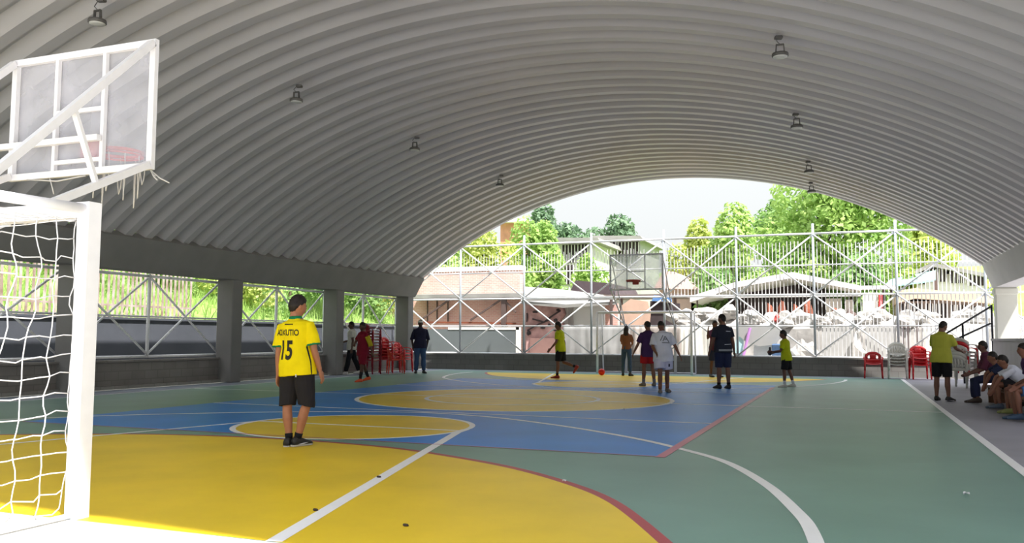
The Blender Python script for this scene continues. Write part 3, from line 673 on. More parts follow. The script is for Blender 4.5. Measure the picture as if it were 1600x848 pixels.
# ================================================================ seated spectators and benches
def sit(label, x, y, H, top=None, lean=20, shirt=None, bottom=None, shoes=None, skin=(120, 84, 68), yaw=0, **k):
    b = Vector((x, y, 0)); phi = math.degrees(math.atan2(y, x)) - 180 + yaw
    return person(label, (1500+x*10, 600), None, phi, H=H, base=b, lean=lean, shirt=shirt, bottom=bottom, shoes=shoes, skin=skin, seat=1, **k)
M_wood = mat('bench_wood', (112, 76, 56), .7, 0, .15, 5)
def bench(x, y0, y1, zt, label):
    t = thing('bench', (x, (y0+y1)/2, 0), label, 'bench')
    mb = MB(); mb.box((x, (y0+y1)/2, zt-.02), (.34, y1-y0, .04), 0, .008); mb.build('seat', M_wood, t)
    for yy in (y0+.3, y1-.3):
        mb = MB(); mb.box((x, yy, (zt-.04)/2), (.30, .05, zt-.04)); mb.build('leg', M_wood, t)
bench(2.62, 14.4, 19.4, .33, 'low wooden bench under the front row of seated boys'); bench(3.26, 14.6, 19.0, .38, 'wooden bench against the grey side wall behind the front row')
SG = dict(legs=((84, 8, 92, 4), (80, 8, 84, 4)))
sit('seated boy in dark purple and grey shirt and dark trousers beside the tall chair stack', 2.55, 18.75, 1.54, lean=20, skin=(110, 74, 64), arms=((40, 6, 50), (44, 6, 40)), shirt=dict(m=K['wine'], sleeve=1.0, hem=-.03, loose=.022), bottom=dict(m=K['dkblue'], len=1.9, loose=.016, name='trousers'), shoes=mat('shoe_brown', (70, 58, 52), .6), **SG)
sit('seated boy in navy shirt leaning forward with bare knees', 2.70, 17.35, 1.44, lean=46, skin=(132, 88, 70), arms=((52, 6, 40), (58, 6, 50)), shirt=dict(m=K['dkblue'], sleeve=.7, hem=-.03, loose=.022), bottom=dict(m=K['charcoal'], len=.7, loose=.024), shoes=mat('shoe_slate', (92, 104, 122), .6), look=(0, 6), head=1.05, **SG)
sit('seated boy in white shirt leaning forward, yellow green shoes', 2.72, 16.25, 1.42, lean=50, skin=(132, 88, 70), arms=((56, 6, 30), (60, 6, 40)), shirt=dict(m=K['white'], sleeve=.75, hem=-.03, loose=.026), bottom=dict(m=K['black'], len=.75, loose=.024), shoes=mat('shoe_yellowgreen', (142, 146, 88), .6), head=1.05, look=(0, 10), **SG)
sit('seated child in orange shirt in the back row', 3.14, 18.05, 1.36, lean=20, skin=(110, 76, 64), arms=((20, 6, 50), (20, 6, 50)), shirt=dict(m=K['orange'], sleeve=.7, hem=-.03, loose=.022), bottom=dict(m=K['grey'], len=.9, loose=.02), shoes=SH_black, head=1.12, **SG)
sit('seated boy in purple shirt and blue shorts cut by the right edge', 2.66, 15.05, 1.52, lean=24, skin=(126, 82, 66), arms=((24, 6, 60), (24, 6, 60)), shirt=dict(m=K['purple'], sleeve=.7, hem=-.03, loose=.024), bottom=dict(m=mat('cloth_blue', (74, 116, 176), .85), len=.8, loose=.03), shoes=mat('shoe_blue', (66, 88, 116), .6), **SG)

# ================================================================ plastic chairs
def chair(name, label, m, loc, rz, group=None, slots=True):
    t = thing(name, loc, label, 'chair', group, rz)
    B = lambda mb, n, **k: mb.build(n, m, t, True, True, **k)
    def slab(fn, nu, nv, th, n):
        mb = MB(); P = [[fn(i/nu, j/nv) for j in range(nv+1)] for i in range(nu+1)]; N = (nu+1)*(nv+1); w = nv+1
        V = [p for r in P for p in r]; V2 = [p + th for p in V]
        Fc = [(i*w+j, i*w+j+1, (i+1)*w+j+1, (i+1)*w+j) for i in range(nu) for j in range(nv)]; F2 = [tuple(N+q for q in f[::-1]) for f in Fc]
        E = [(j, j+1) for j in range(nv)] + [(nu*w+j+1, nu*w+j) for j in range(nv)] + [((i+1)*w, i*w) for i in range(nu)] + [(i*w+nv, (i+1)*w+nv) for i in range(nu)]
        mb.add(V+V2, Fc+F2+[(b, a, N+a, N+b) for a, b in E]); return mb
    # seat: dished, rolled front lip (front is +Y)
    B(slab(lambda a, b: Vector(((a-.5)*(.44+.06*b), -.21+.45*b, .415+.03*(2*abs(a-.5))**2+.025*b-.06*max(0, b-.85)*4*.6)), 8, 8, Vector((0, 0, .016)), 'seat'), 'seat')
    # backrest: rim, top band and slats
    def bp(a, z):          # a in -1..1 across, wraps round the sitter
        return Vector((a*(.235+.02*(z-.43)), -.235-.26*(z-.43)*.55+.075*a*a, z))
    top = lambda a: .83 - .11*abs(a)**2.6
    mb = MB()
    def strip(a0, a1, z0, z1, n=6):
        P = [[bp(a0+(a1-a0)*i/n, z0(a0+(a1-a0)*i/n) + (z1(a0+(a1-a0)*i/n)-z0(a0+(a1-a0)*i/n))*k/2) for k in range(3)] for i in range(n+1)]
        w = 3; V = [p for r in P for p in r]; N = len(V); V2 = [p+Vector((0, -.014, 0)) for p in V]
        Fc = [(i*w+j, i*w+j+1, (i+1)*w+j+1, (i+1)*w+j) for i in range(n) for j in range(2)]; E = [(j, j+1) for j in range(2)] + [(n*w+j+1, n*w+j) for j in range(2)] + [((i+1)*w, i*w) for i in range(n)] + [(i*w+2, (i+1)*w+2) for i in range(n)]
        mb.add(V+V2, Fc+[tuple(N+q for q in f[::-1]) for f in Fc]+[(b, a, N+a, N+b) for a, b in E])
    c_ = lambda z: (lambda a: z)
    strip(-1, 1, lambda a: top(a)-.10, top, 16); strip(-1, -.84, c_(.43), lambda a: top(a)-.09); strip(.84, 1, c_(.43), lambda a: top(a)-.09); strip(-1, 1, c_(.43), c_(.50), 12)
    if slots:
        for k in range(5): a = -.62+.31*k; strip(a-.085, a+.085, c_(.49), lambda q: top(q)-.09, 2)
    else:
        strip(-.86, .86, c_(.49), c_(.60), 10); strip(-.4, .4, c_(.59), c_(.75), 6); strip(-.86, -.62, c_(.59), c_(.74), 3); strip(.62, .86, c_(.59), c_(.74), 3)
    B(mb, 'backrest')
    for sd in (-1, 1):
        mb = MB(); pts = [Vector((sd*.245, -.22, .66)), Vector((sd*.27, -.08, .655)), Vector((sd*.275, .08, .645)), Vector((sd*.262, .19, .615)), Vector((sd*.25, .225, .55))]
        for i in range(4): mb.bar(pts[i], pts[i+1], .05, .022, (0, 0, 1))
        B(mb, 'armrest')
        for fy, tz in ((.225, .57), (-.235, .45)):
            mb = MB(); pts = [Vector((sd*.245, fy, tz)), Vector((sd*.25, fy+.01*(1 if fy > 0 else -1), .25)), Vector((sd*.262, fy+.035*(1 if fy > 0 else -1), 0))]
            for w, (a, b) in zip((.05, .042), ((0, 1), (1, 2))): mb.bar(pts[a], pts[b], w, w*.8)
            B(mb, 'leg')
    return t
M_cred = mat('plastic_red', (206, 26, 34), .35, 0, .05, 6, spec=.5); M_cwhite = mat('plastic_white', (214, 211, 204), .4, 0, .04, 6); M_cmar = mat('plastic_dark_red', (136, 20, 40), .4, 0, .06, 6); M_corange = mat('plastic_orange_red', (214, 66, 40), .4)
def recol(t, m):
    for ch in children_of(t): ch.data = ch.data.copy(); ch.data.materials.clear(); ch.data.materials.append(m)
    return t
def wall_x(px, Y, py=586): return aty(px, py, Y).x
cr = chair('plastic_chair', 'single dark red plastic armchair against the far block wall', mat('plastic_faded_red', (190, 44, 48), .4), (wall_x(1365, 29.55), 29.55, 0), PI, slots=False)
cw = chair('plastic_chair', 'bottom white plastic chair of the short white stack by the far wall', M_cwhite, (wall_x(1403, 29.5), 29.5, 0), PI, 'white chairs in the short stack by the far wall')
for k, nm in ((1, 'second white plastic chair from the floor in the short white stack'), (2, 'third white plastic chair from the floor in the short white stack'), (3, 'topmost white plastic chair of the short white stack by the far wall')):
    copy_tree(cw, (cw.location.x, 29.5+.012*k, .10*k), PI, nm)
cb = chair('plastic_chair', 'bottom bright red plastic chair of the stack beside the yellow polo man', M_cred, (wall_x(1438, 29.5), 29.5, 0), PI+.15, 'bright red chairs in the stack beside the man in polo', slots=False)
copy_tree(cb, (cb.location.x, 29.51, .10), PI+.15, 'middle bright red plastic chair of the stack beside the yellow polo man'); copy_tree(cb, (cb.location.x, 29.52, .20), PI+.15, 'topmost bright red plastic chair of the stack beside the yellow polo man')
# tall mixed stack by the bench
sx, sy = 2.42, 21.6
sx, sy = 2.62, 24.9
c0 = None
nmz = ['lowest', 'second lowest', 'third lowest', 'fourth', 'fifth', 'sixth', None, 'topmost']
for k in (0, 1, 2, 3, 6, 7):
    if k == 0: c0 = chair('plastic_chair', 'lowest white plastic chair of the tall stack by the seated boys', M_cwhite, (sx, sy, 0), -.55, 'white chairs in the tall stack by the seated boys')
    elif k == 6: red = copy_tree(c0, (sx+.01*k, sy, .088*(k if k < 4 else k-2)), -.55, 'red plastic chair second from the top of the tall white stack'); recol(red, M_cred); del red['group']
    else: copy_tree(c0, (sx+.01*k, sy, .088*(k if k < 4 else k-2)), -.55, nmz[k] + (' white plastic chair of the tall stack by the seated boys' if k in (1, 2, 7) else ' white plastic chair from the floor in the tall stack by the seated boys'))
# red chairs at the left corner
CX_ = -14.83
def cy(px): return min((abs((CAM + ray(px, 575)*(yy/ray(px, 575).y)).x - CX_), yy) for yy in np.arange(20, 30, .02))[1]
y1, y2, y3, y4 = cy(609), cy(629), cy(598)-.1, cy(578)
y2 = min(y2, 28.28-.42)
c1 = chair('plastic_chair', 'lowest bright red plastic chair of the stack left of the corner column', M_cred, (CX_, y1, 0), -PI*.5, 'bright red chairs stacked left of the corner column', slots=False)
for k, w in ((1, 'second bright red chair from the floor'), (2, 'third bright red chair from the floor'), (3, 'fourth bright red chair from the floor'), (4, 'topmost bright red chair')): copy_tree(c1, (CX_, y1+.004*k, .10*k), None, w+' in the stack left of the corner column')
for k, w in ((0, 'lowest'), (1, 'middle'), (2, 'topmost')): copy_tree(c1, (CX_, y2+.004*k, .10*k), -PI*.52, w+' red chair of the trio standing hard against the corner column')['group'] = 'red chairs standing hard against the corner column'
oc = copy_tree(c1, (CX_+.55, y3, 0), -PI*.3, 'single orange red plastic chair in front of the red stack'); recol(oc, M_corange); del oc['group']
d0 = copy_tree(c1, (CX_, y4, 0), -PI*.5, 'lowest dark red chair of the tall stack behind the boy in dark red'); recol(d0, M_cmar); d0['group'] = 'dark red chairs in the tall stack by the left fence'
od = ['second lowest', 'third lowest', 'fourth lowest', 'fifth lowest', 'fifth highest', 'fourth highest', 'third highest', 'second highest', 'topmost']
for k in range(1, 10): copy_tree(d0, (CX_, y4+.004*k, .097*k), None, od[k-1] + ' dark red chair of the tall stack behind the boy in dark red')

# ================================================================ goals
def net_patch(mb, P00, P10, P11, P01, nu, nv, r, sag=.03, seed=0):
    """strings of a net panel, slack and uneven; corners P(u, v)"""
    def pt(u, v):
        a = P00.lerp(P10, u).lerp(P01.lerp(P11, u), v)
        k = 4*v*(1-v)*4*u*(1-u)
        return a + Vector((mnoise.noise(Vector((u*9+seed, v*9, 1)))*sag*1.3, mnoise.noise(Vector((u*9, v*9+seed, 5)))*sag*1.3, mnoise.noise(Vector((u*7, v*7, 9+seed)))*sag*.8 - sag*.5*math.sin(PI*u)*1.0))
    for i in range(nu+1): mb.tube([pt(i/nu, j/(2*nv)) for j in range(2*nv+1)], r, 5)
    for j in range(nv+1): mb.tube([pt(i/(2*nu), j/nv) for i in range(2*nu+1)], r, 5)
M_net = mat('net_cord', (236, 234, 236), .8)
def goal(xr, xl, yl, dr, depth_t, depth_b, label, sq, netr, w=.105, net=True, H=2.0):
    """dr=+1: mouth faces +Y"""
    t = thing('football_goal', ((xr+xl)/2, yl, 0), label, 'goal', 'football goals')
    sh = (lambda mb, p, q, ww: mb.bar(p, q, ww, ww, (0, 1, 0) if abs((Vector(q)-Vector(p)).y) < .01 else None)) if sq else (lambda mb, p, q, ww: mb.tube([p, q], ww/2, 12))
    V = lambda x, dy, z: Vector((x, yl-dr*dy, z))
    for x in (xr, xl):
        mb = MB(); sh(mb, V(x, 0, 0), V(x, 0, H+(w if sq else w/2)), w); mb.build('post', M_white, t, not sq)
    mb = MB(); sh(mb, V(xl+w/2, 0, H+w/2), V(xr-w/2, 0, H+w/2), w); mb.build('crossbar', M_white, t, not sq)
    for x in (xr, xl):
        mb = MB(); mb.tube([V(x, .0, H+w*.55), V(x, depth_t, H+w*.45)], w*.33, 10); mb.build('top_stay', M_white, t, True)
        mb = MB(); mb.tube([V(x, depth_t, H+w*.45), V(x, depth_t+(depth_b-depth_t)*.3, 1.2), V(x, depth_b, .03)], w*.3, 10); mb.build('back_stay', M_white, t, True)
        mb = MB(); mb.tube([V(x, 0, .025), V(x, depth_b, .025)], w*.16, 10); mb.build('ground_bar', M_white, t, True)
    mb = MB(); mb.tube([V(xl, depth_b, .035), V(xr, depth_b, .035)], w*.25, 10); mb.build('ground_bar', M_white, t, True)
    mb = MB(); mb.tube([V(xl, depth_t, H+w*.45), V(xr, depth_t, H+w*.45)], w*.28, 10); mb.build('back_bar', M_white, t, True)
    if net:
        n = MB(); iw = w*.5
        for x, sd in ((xr, 1), (xl, -1)):
            xx = x - sd*(iw+.02)
            net_patch(n, V(xx, .03, H-.02), V(xx, depth_t, H-.02), V(xx, depth_b, .05), V(xx, .05, .06), 5, 15, netr, .045, x)
        net_patch(n, V(xl+.06, depth_t, H-.03), V(xr-.06, depth_t, H-.03), V(xr-.06, depth_b, .06), V(xl+.06, depth_b, .06), 24, 15, netr, .05, 3)
        net_patch(n, V(xl+.06, .03, H-.01), V(xr-.06, .03, H-.01), V(xr-.06, depth_t, H-.01), V(xl+.06, depth_t, H-.01), 24, 5, netr, .03, 8)
        n.build('net', M_net, t, True, fix=False)
    return t
goal(-4.80, -8.0, 4.36, 1, .80, .95, 'white square tube goal with hanging net standing close at left', True, .0042)
goal(-4.97, -8.24, 29.2, -1, .62, .80, 'grey white goal without net in front of the far wall', False, .002, .085, False, 2.07)

# ================================================================ basketball hoops
M_pane = pane_mat('hazy_acrylic', (232, 230, 240), .29); M_pane2 = pane_mat('clear_acrylic', (226, 234, 240), .36); M_rim = mat('rim_red', (204, 62, 46), .5, 0, .08, 8); M_rope = mat('net_rope', (206, 202, 198), .85); M_rimd = mat('rim_dark_red', (140, 52, 50), .5)
def hoop(label, cx, yb, z0, H, dr, mf, mp, mr, tilt=0.0, poles_y=2.38, ropes=True, fw=.06, rim_dx=0.0):
    t = thing('basketball_hoop', (cx, yb-dr*poles_y, 0), label, 'basketball hoop', 'basketball hoops')
    W = 1.8; V = lambda dx, dy, z: Vector((cx+dx, yb+dr*dy, z0+z))
    mb = MB(); c = V(0, 0, H/2); mb.box(c, (W-.02, .014, H-.02)); mb.build('backboard', mp, t)
    fr = MB()
    for dx in (-W/2+fw/2, W/2-fw/2): fr.bar(V(dx, -.03, 0), V(dx, -.03, H), fw, .045, (0, 1, 0))
    for z in (fw/2, H-fw/2): fr.bar(V(-W/2+fw, -.03, z), V(W/2-fw, -.03, z), fw, .045, (0, 1, 0))
    for dx in (-.31, .29): fr.bar(V(dx, -.03, fw), V(dx, -.03, H-fw), fw*.62, .04, (0, 1, 0))
    for z in (.14 if dr > 0 else .28, .62): fr.bar(V(-.31, -.03, z), V(.29, -.03, z), fw*.62, .036, (0, 1, 0))
    fr.build('backboard_frame', mf, t)
    for dx in (-.9+fw/2, .9-fw/2):
        top, bot, nod = V(dx, -.06, H-.04), V(dx, -.06, .04), V(dx, -poles_y, 1.57-z0)
        mb = MB(); mb.bar(top, nod, fw if dr > 0 else .03); mb.build('brace', mf, t)
        mb = MB(); mb.bar(bot, nod, fw if dr > 0 else .035); mb.build('brace', mf, t)
        if dr < 0: fw_ = .03
        mb = MB(); a = top.lerp(nod, .351 if dr > 0 else .3); b = bot.lerp(nod, .239 if dr > 0 else .25); mb.bar(a, b, fw*(.8 if dr > 0 else .5), fw*.5); mb.build('strut', mf, t)
        mb = MB(); p = V(dx, -poles_y, 0); mb.bar((p.x, p.y, 0), (p.x, p.y, 1.72), fw*1.5, fw*1.5, (0, 1, 0)); mb.build('pole', mf, t)
    if dr > 0: mb = MB(); mb.bar(V(-1.2, -.085, .33), V(.30, -.085, .33), .055); mb.build('cross_bar', mf, t)
    # rim
    rz, ro = .30, .225; rc = V(rim_dx, .15+ro, rz)
    rim = MB(); n = 40; rim.tube([rc + Vector((ro*math.cos(2*PI*k/n), ro*math.sin(2*PI*k/n), 0)) for k in range(n+1)], .017, 8, False); rim.tube([rc + Vector((ro*math.cos(2*PI*k/n), ro*math.sin(2*PI*k/n), -.032)) for k in range(n+1)], .011, 8, False)
    R_ = rim.build('rim', mr, t, True)
    mb = MB(); mb.box(V(rim_dx, .05, rz-.04), (.20, .08, .16), 0, .01); mb.prism([V(rim_dx-.09, .09, rz-.005), V(rim_dx+.09, .09, rz-.005), V(rim_dx+.15, .24, rz-.005), V(rim_dx-.15, .24, rz-.005)], (0, 0, -.012)); mb.build('rim_mount', mr, t)
    if ropes:
        n = MB()
        for k in range(9):
            a = 2*PI*k/9 + .2; p = rc + Vector((ro*math.cos(a), ro*math.sin(a), 0)); L = [.46, .30, .52, .38, .55, .34, .48, .42, .5][k]; w = .010 + .022*(k % 2)
            pts = [p] + [p + Vector((w*math.sin(PI*q/6)*(1 if q < 6 else 0)+mnoise.noise(Vector((k, q*.5, 0)))*.012, 0, -L*q/6)) for q in range(1, 7)]
            n.tube(pts, .0055, 6); n.tube([pts[-1]] + [p + Vector((-w*math.sin(PI*q/6)*.9, .004, -L*q/6)) for q in range(5, 1, -1)], .0055, 6)
        n.build('net', M_rope, R_, True)
    return t
hoop('near basketball hoop with hazy board on white frame above the near goal', -6.715, 5.98, 2.70, 1.2, 1, M_white, M_pane, M_rim, ropes=True, fw=.062, rim_dx=.06)
hoop('far basketball hoop with clear board behind the far goal', -6.51, 27.75, 2.79, 1.2, -1, mat('hoop_steel', (186, 186, 194), .45, .3), M_pane2, M_rimd, poles_y=2.1, ropes=False, fw=.055)
# cut cable ties and rope ends on the near board
t = bpy.data.objects['basketball_hoop']
mb = MB(); c = Vector((-5.82, 5.93, 2.69))
for a in ((.10, -.02, -.10), (.22, .0, -.13), (.06, .0, -.06)): mb.tube([c, c+Vector(a)*.5+Vector((0, 0, -.015)), c+Vector(a)], .006, 6)
mb.build('rope_end', M_rope, t, True)
mb = MB(); c = Vector((-7.05, 5.93, 2.69)); mb.tube([c, c+Vector((.03, 0, -.07)), c+Vector((.06, 0, -.15))], .006, 6); mb.tube([c+Vector((-.3, 0, .01)), c+Vector((.1, 0, -.03)), c+Vector((.45, 0, 0))], .007, 6); mb.build('rope_end', M_rope, t, True)

# ball, litter, handrail
g = gr(940, 581.5); mb = MB(); mb.ball(Vector((wall_x(940, 27.6), 27.6, .11)), .11, 24, 16); tag(mb.build('ball', mat('ball_red', (222, 44, 30), .4, 0, .1, 3), None, True), 'red orange ball on the floor by the left post of the far goal', 'ball')
M_paper = mat('paper_white', (232, 232, 236), .8)
for px, py, w, nm in ((1484, 627, .16, 'flat white paper scrap on the floor beside the polo man'), (1510, 773, .045, 'small white crumpled scrap on the green floor at right'), (976, 640, .05, 'tiny white scrap at the edge of the centre circle'), (882, 753, .03, 'tiny white speck on the red line of the near goal area')):
    p = gr(px, py); mb = MB(); rows = [[p+Vector(((i-1.5)*w/3, (j-1)*w*.5, .012+.012*abs(math.sin(i*2+j*1.3)))) for j in range(3)] for i in range(4)]; mb.sheet(rows); mb.sheet([[q+Vector((0, 0, -.006)) for q in r] for r in rows]); tag(mb.build('paper_scrap', M_paper), nm, 'litter')
for px, py, nm in ((493, 798, 'small dark chip on the white lane line nearest the bottom'), (592, 746, 'dark chip on the white lane line inside the yellow area'), (634, 822, 'dark crumb on the yellow paint near the bottom edge')):
    p = gr(px, py); mb = MB(); mb.ball(p+Vector((0, 0, .008)), (.022, .014, .01), 8, 5, lambda q: q*(1+.3*mnoise.noise(q*3))); tag(mb.build('floor_chip', mat('chip_dark', (70, 60, 52), .9)), nm, 'litter')
M_rail = mat('rail_black', (36, 36, 44), .5, .2)
hr = thing('stair_handrail', tuple(aty(1548, 585, 27.2)[:2]) + (0,), 'black sloping stair handrail in front of the far right fence', 'handrail')
q = lambda px, py: aty(px, py, 27.2)
for a, b, nm in (((1548, 479), (1478, 521), 'top_rail'), ((1548, 505), (1498, 528), 'lower_rail')):
    mb = MB(); mb.tube([q(*a), q(*b)], .026, 8); mb.build(nm, M_rail, hr, True)
for a, px in (((1549, 476), 1549), ((1504, 505), 1504), ((1478, 521), 1478)):
    mb = MB(); p = q(*a); mb.tube([p, Vector((p.x, p.y, 0))], .028, 8); mb.build('baluster', M_rail, hr, True)

# ================================================================ roof lamps
M_lamp = mat('lamp_dark', (92, 90, 88), .5, .2); M_lens = mat('lamp_lens', (196, 196, 192), .35)
def roof_z(x): return azc + math.sqrt(AR*AR - (x-ACX)**2)
def lamp(x, y, r, label, drop, slant=.1):
    zt = roof_z(x); zl = zt - drop
    t = thing('roof_lamp', (x, y, zl), label, 'lamp', 'round lamps hanging from the roof')
    mb = MB(); mb.lathe((x, y, zl), [(r*.3, .055), (r*.55, .045), (r*.95, .028), (r, .015), (r, -.02), (r*.9, -.025)], 24); mb.build('lamp_shade', M_lamp, t, True)
    mb = MB(); mb.lathe((x, y, zl-.03), [(r*.88, .008), (r*.86, -.004), (r*.4, -.008)], 24); mb.build('lens', M_lens, t, True)
    mb = MB(); mb.bar((x-r*.5, y, zl+.05), (x-r*.42, y, zl+.17), .02, .035); mb.bar((x+r*.5, y, zl+.05), (x+r*.42, y, zl+.17), .02, .035); mb.bar((x-r*.45, y, zl+.165), (x+r*.45, y, zl+.165), .035, .02); mb.build('yoke', M_lamp, t)
    mb = MB(); mb.tube([(x, y, zl+.17), (x-.05-slant*.3, y, zl+.17+(drop-.17)*.4), (x-.03+slant, y, zt+.02)], .007, 6); mb.build('cord', M_lamp, t, True)
    mb = MB(); mb.box((x+slant, y, zt-.02), (.12, .09, .05), .3, .01); mb.build('junction_box', M_lamp, t)
    return t
LAMPS = ((152, 34, 'round lamp hanging at the top left corner above the backboard', .34), (463, 157, 'round lamp on the left roof slope, second from the near end', .30), (648, 233, 'round lamp on the left roof slope, third from the near end', .30), (781, 289, 'round lamp on the left roof slope nearest the far end', .30),
         (1219, 86, 'round lamp on the right roof slope nearest the camera', .30), (1245, 198, 'round lamp on the right roof slope, second from the camera', .28), (1264, 268, 'round lamp on the right roof slope, third from the camera', .28), (1268, 299, 'round lamp on the right roof slope at the far opening', .28))
for px, py, lab_, dr_ in LAMPS:
    d = ray(px, py); d = d/d.y; yy = 4.0
    while yy < 32:                                    # where the line of sight comes within the drop of the roof
        p = CAM + d*yy
        if roof_z(p.x) - p.z < dr_: break
        yy += .02
    lamp(p.x, yy, .125, lab_, roof_z(p.x)-p.z, .06 if px < 1000 else -.02)
# ================================================================ the surroundings
M_earth = mat('ground_earth', (206, 200, 188), .95, 0, .08, .6, .1, 4)
for nm, c, d in (('ground', (-5, 60.2, -.26), (240, 59.2, .4)), ('ground_left', (-75.4, 10, -.26), (119, 42, .4)), ('ground_right', (66, 10, -.26), (119, 42, .4))):
    mb = MB(); mb.box(c, d); tag(link(nm, mb.mesh(nm), M_earth), kind='structure')
mb = MB(); mb.box((-5, -38, -.21), (200, 60, .4)); tag(link('ground_near', mb.mesh('ground_near'), MATS['sunlit_concrete']), kind='structure')
M_hill = mat('hill_grass', (150, 178, 96), .95, 0, .2, .5, .4, 3, rgb2=(110, 140, 70))
def hillz(x, y):
    """height of the slopes to the left and beyond"""
    a = max(0.0, -17.7 - x)*.42 if y < 34 else max(0.0, -17.7-x)*.3
    b = max(0.0, y-40)*.17
    return a + b
rows = [[Vector((x, y, max(1.62 if x < -17.6 else -.1, 1.62*(x < -17.6)+hillz(x, y)) + .25*mnoise.noise(Vector((x*.3, y*.3, 0)))*(x < -18.2 or y > 41))) for x in np.arange(-60, -17.7, 1.5)] for y in np.arange(-4, 34.5, 1.5)]
mb = MB(); mb.sheet(rows); tag(link('hillside', mb.mesh('hillside', smooth=True), M_hill), kind='structure')
rows = [[Vector((x, y, -.1+hillz(max(x, -17), y) + .4*mnoise.noise(Vector((x*.15, y*.15, 0)))*(y > 42))) for x in np.arange(-70, 70, 3)] for y in np.arange(39, 90, 3)]
mb = MB(); mb.sheet(rows); tag(link('hill_far', mb.mesh('hill_far', smooth=True), M_hill), kind='structure')
M_ret = mat('retaining_wall_bluegrey', (84, 87, 95), .85, 0, .1, 1.2, .1, 12)
mb = MB(); mb.box((-17.55, 14.5, .81), (.3, 38, 1.66)); mb.box((-17.55, 14.5, 1.66), (.4, 38, .06)); tag(mb.build('retaining_wall', M_ret), 'long blue grey retaining wall behind the left side fence', 'wall')
# rusty picket screen standing on the retaining wall
M_pk = mat('picket_rusty_white', (214, 202, 194), .8, 0, .2, 3, rgb2=(150, 120, 104))
pt = thing('picket_screen', (-17.5, 13.5, 1.69), 'weathered picket screen on top of the retaining wall at left', 'fence')
for k in range(95):
    y = 6.5+k*.155 if k < 85 else None
    if y is None or y > 19.6: continue
    mb = MB(); mb.bar((-17.5, y, 1.69), (-17.5+random.uniform(-.02, .02), y+random.uniform(-.03, .03), 3.05+random.uniform(-.1, .1)), .065, .02, (1, 0, 0)); mb.build('picket', M_pk, pt)
mb = MB(); mb.bar((-17.54, 6.4, 2.0), (-17.54, 19.6, 2.0), .05); mb.build('rail', M_pk, pt); mb = MB(); mb.bar((-17.54, 6.4, 2.8), (-17.54, 19.6, 2.8), .05); mb.build('rail', M_pk, pt)

# ---------------------------------------------------------------- leaves
L_bright = leaf_mat('leaf_bright', (140, 176, 92), (190, 214, 128), .45); L_mid = leaf_mat('leaf_mid', (110, 148, 84), (160, 192, 116), .4); L_dark = leaf_mat('leaf_dark', (96, 128, 96), (140, 168, 130), .35); L_yel = leaf_mat('leaf_yellow', (178, 192, 96), (212, 220, 136), .45)
M_bark = mat('bark', (120, 104, 88), .9, 0, .2, 5, .4, 20)
def leaves(centres, n, size, seed, flat=.0, asp=.55):
    """a crown: n small bent leaves scattered through the given (centre, radii) clumps"""
    g = np.random.default_rng(seed); V = []; k = len(centres); wts = np.array([c[1][0]*c[1][1]*c[1][2] for c in centres])**.66; wts /= wts.sum(); idx = g.choice(k, n, p=wts)
    d = g.normal(size=(n, 3)); d /= np.linalg.norm(d, axis=1)[:, None]; r = g.uniform(.45, 1.0, n)**.5
    cc = np.array([tuple(c[0]) for c in centres])[idx]; rr = np.array([c[1] for c in centres])[idx]
    pos = cc + d*r[:, None]*rr
    nrm = d*.8 + g.normal(size=(n, 3))*.6 + np.array([0, 0, .5]); nrm /= np.linalg.norm(nrm, axis=1)[:, None]
    t = np.cross(nrm, g.normal(size=(n, 3))); t /= np.linalg.norm(t, axis=1)[:, None]; b = np.cross(nrm, t)
    s = size*g.uniform(.6, 1.4, n)[:, None]
    P = np.stack([pos - t*s*.5, pos + b*s*asp*.5 - nrm*s*.06, pos + t*s*.5 - nrm*s*.12, pos - b*s*asp*.5 - nrm*s*.06], 1).reshape(-1, 3)
    return P
def leaf_obj(name, P, org, m, parent):
    n = len(P)//4; me = bpy.data.meshes.new(name); P = P - np.array(tuple(org))
    me.vertices.add(n*4); me.vertices.foreach_set('co', P.astype(np.float32).ravel()); me.loops.add(n*4); me.loops.foreach_set('vertex_index', np.arange(n*4, dtype=np.int32))
    me.polygons.add(n); me.polygons.foreach_set('loop_start', np.arange(0, n*4, 4, dtype=np.int32)); me.polygons.foreach_set('loop_total', np.full(n, 4, dtype=np.int32)); me.update(calc_edges=True); me.validate()
    return link(name, me, m, parent)
def tree(kind, label, cat, base, h, cr, m, n, size, seed, trunk=.45, group=None, clumps=14, low=.3):
    t = thing(kind, tuple(base), label, cat, group); g = random.Random(seed); cen = []
    cz = base[2] + h*(1+low)/2; hz = h*(1-low)/2
    for k in range(clumps):
        a = g.uniform(0, 2*PI); q = g.uniform(.1, .78); z = g.uniform(-.75, .8); w = math.sqrt(max(.1, 1-z*z))
        s = g.uniform(.38, .58)
        cen.append((Vector((base[0]+cr*q*w*math.cos(a), base[1]+cr*q*w*math.sin(a), cz+hz*z)), (cr*s, cr*s, hz*s*.9)))
    leaf_obj('foliage', leaves(cen, n, size, seed), base, m, t)
    mb = MB(); b = Vector(base); w = g.uniform(-.06, .06)*h
    tr = max(.04, h*.022); mb.tube([b-Vector((0, 0, .2)), b+Vector((w*.4, 0, h*.25)), b+Vector((w, 0, h*.55)), b+Vector((w, .1, h*.8))], [tr*1.3, tr, tr*.7, tr*.3], 8)
    for c, r in cen[:6]: mb.tube([b+Vector((w*.8, 0, h*.4)), (b+Vector((w, 0, h*.5))).lerp(c, .6), c], [tr*.5, tr*.35, tr*.15], 6)
    mb.build('trunk', M_bark, t, True)
    return t
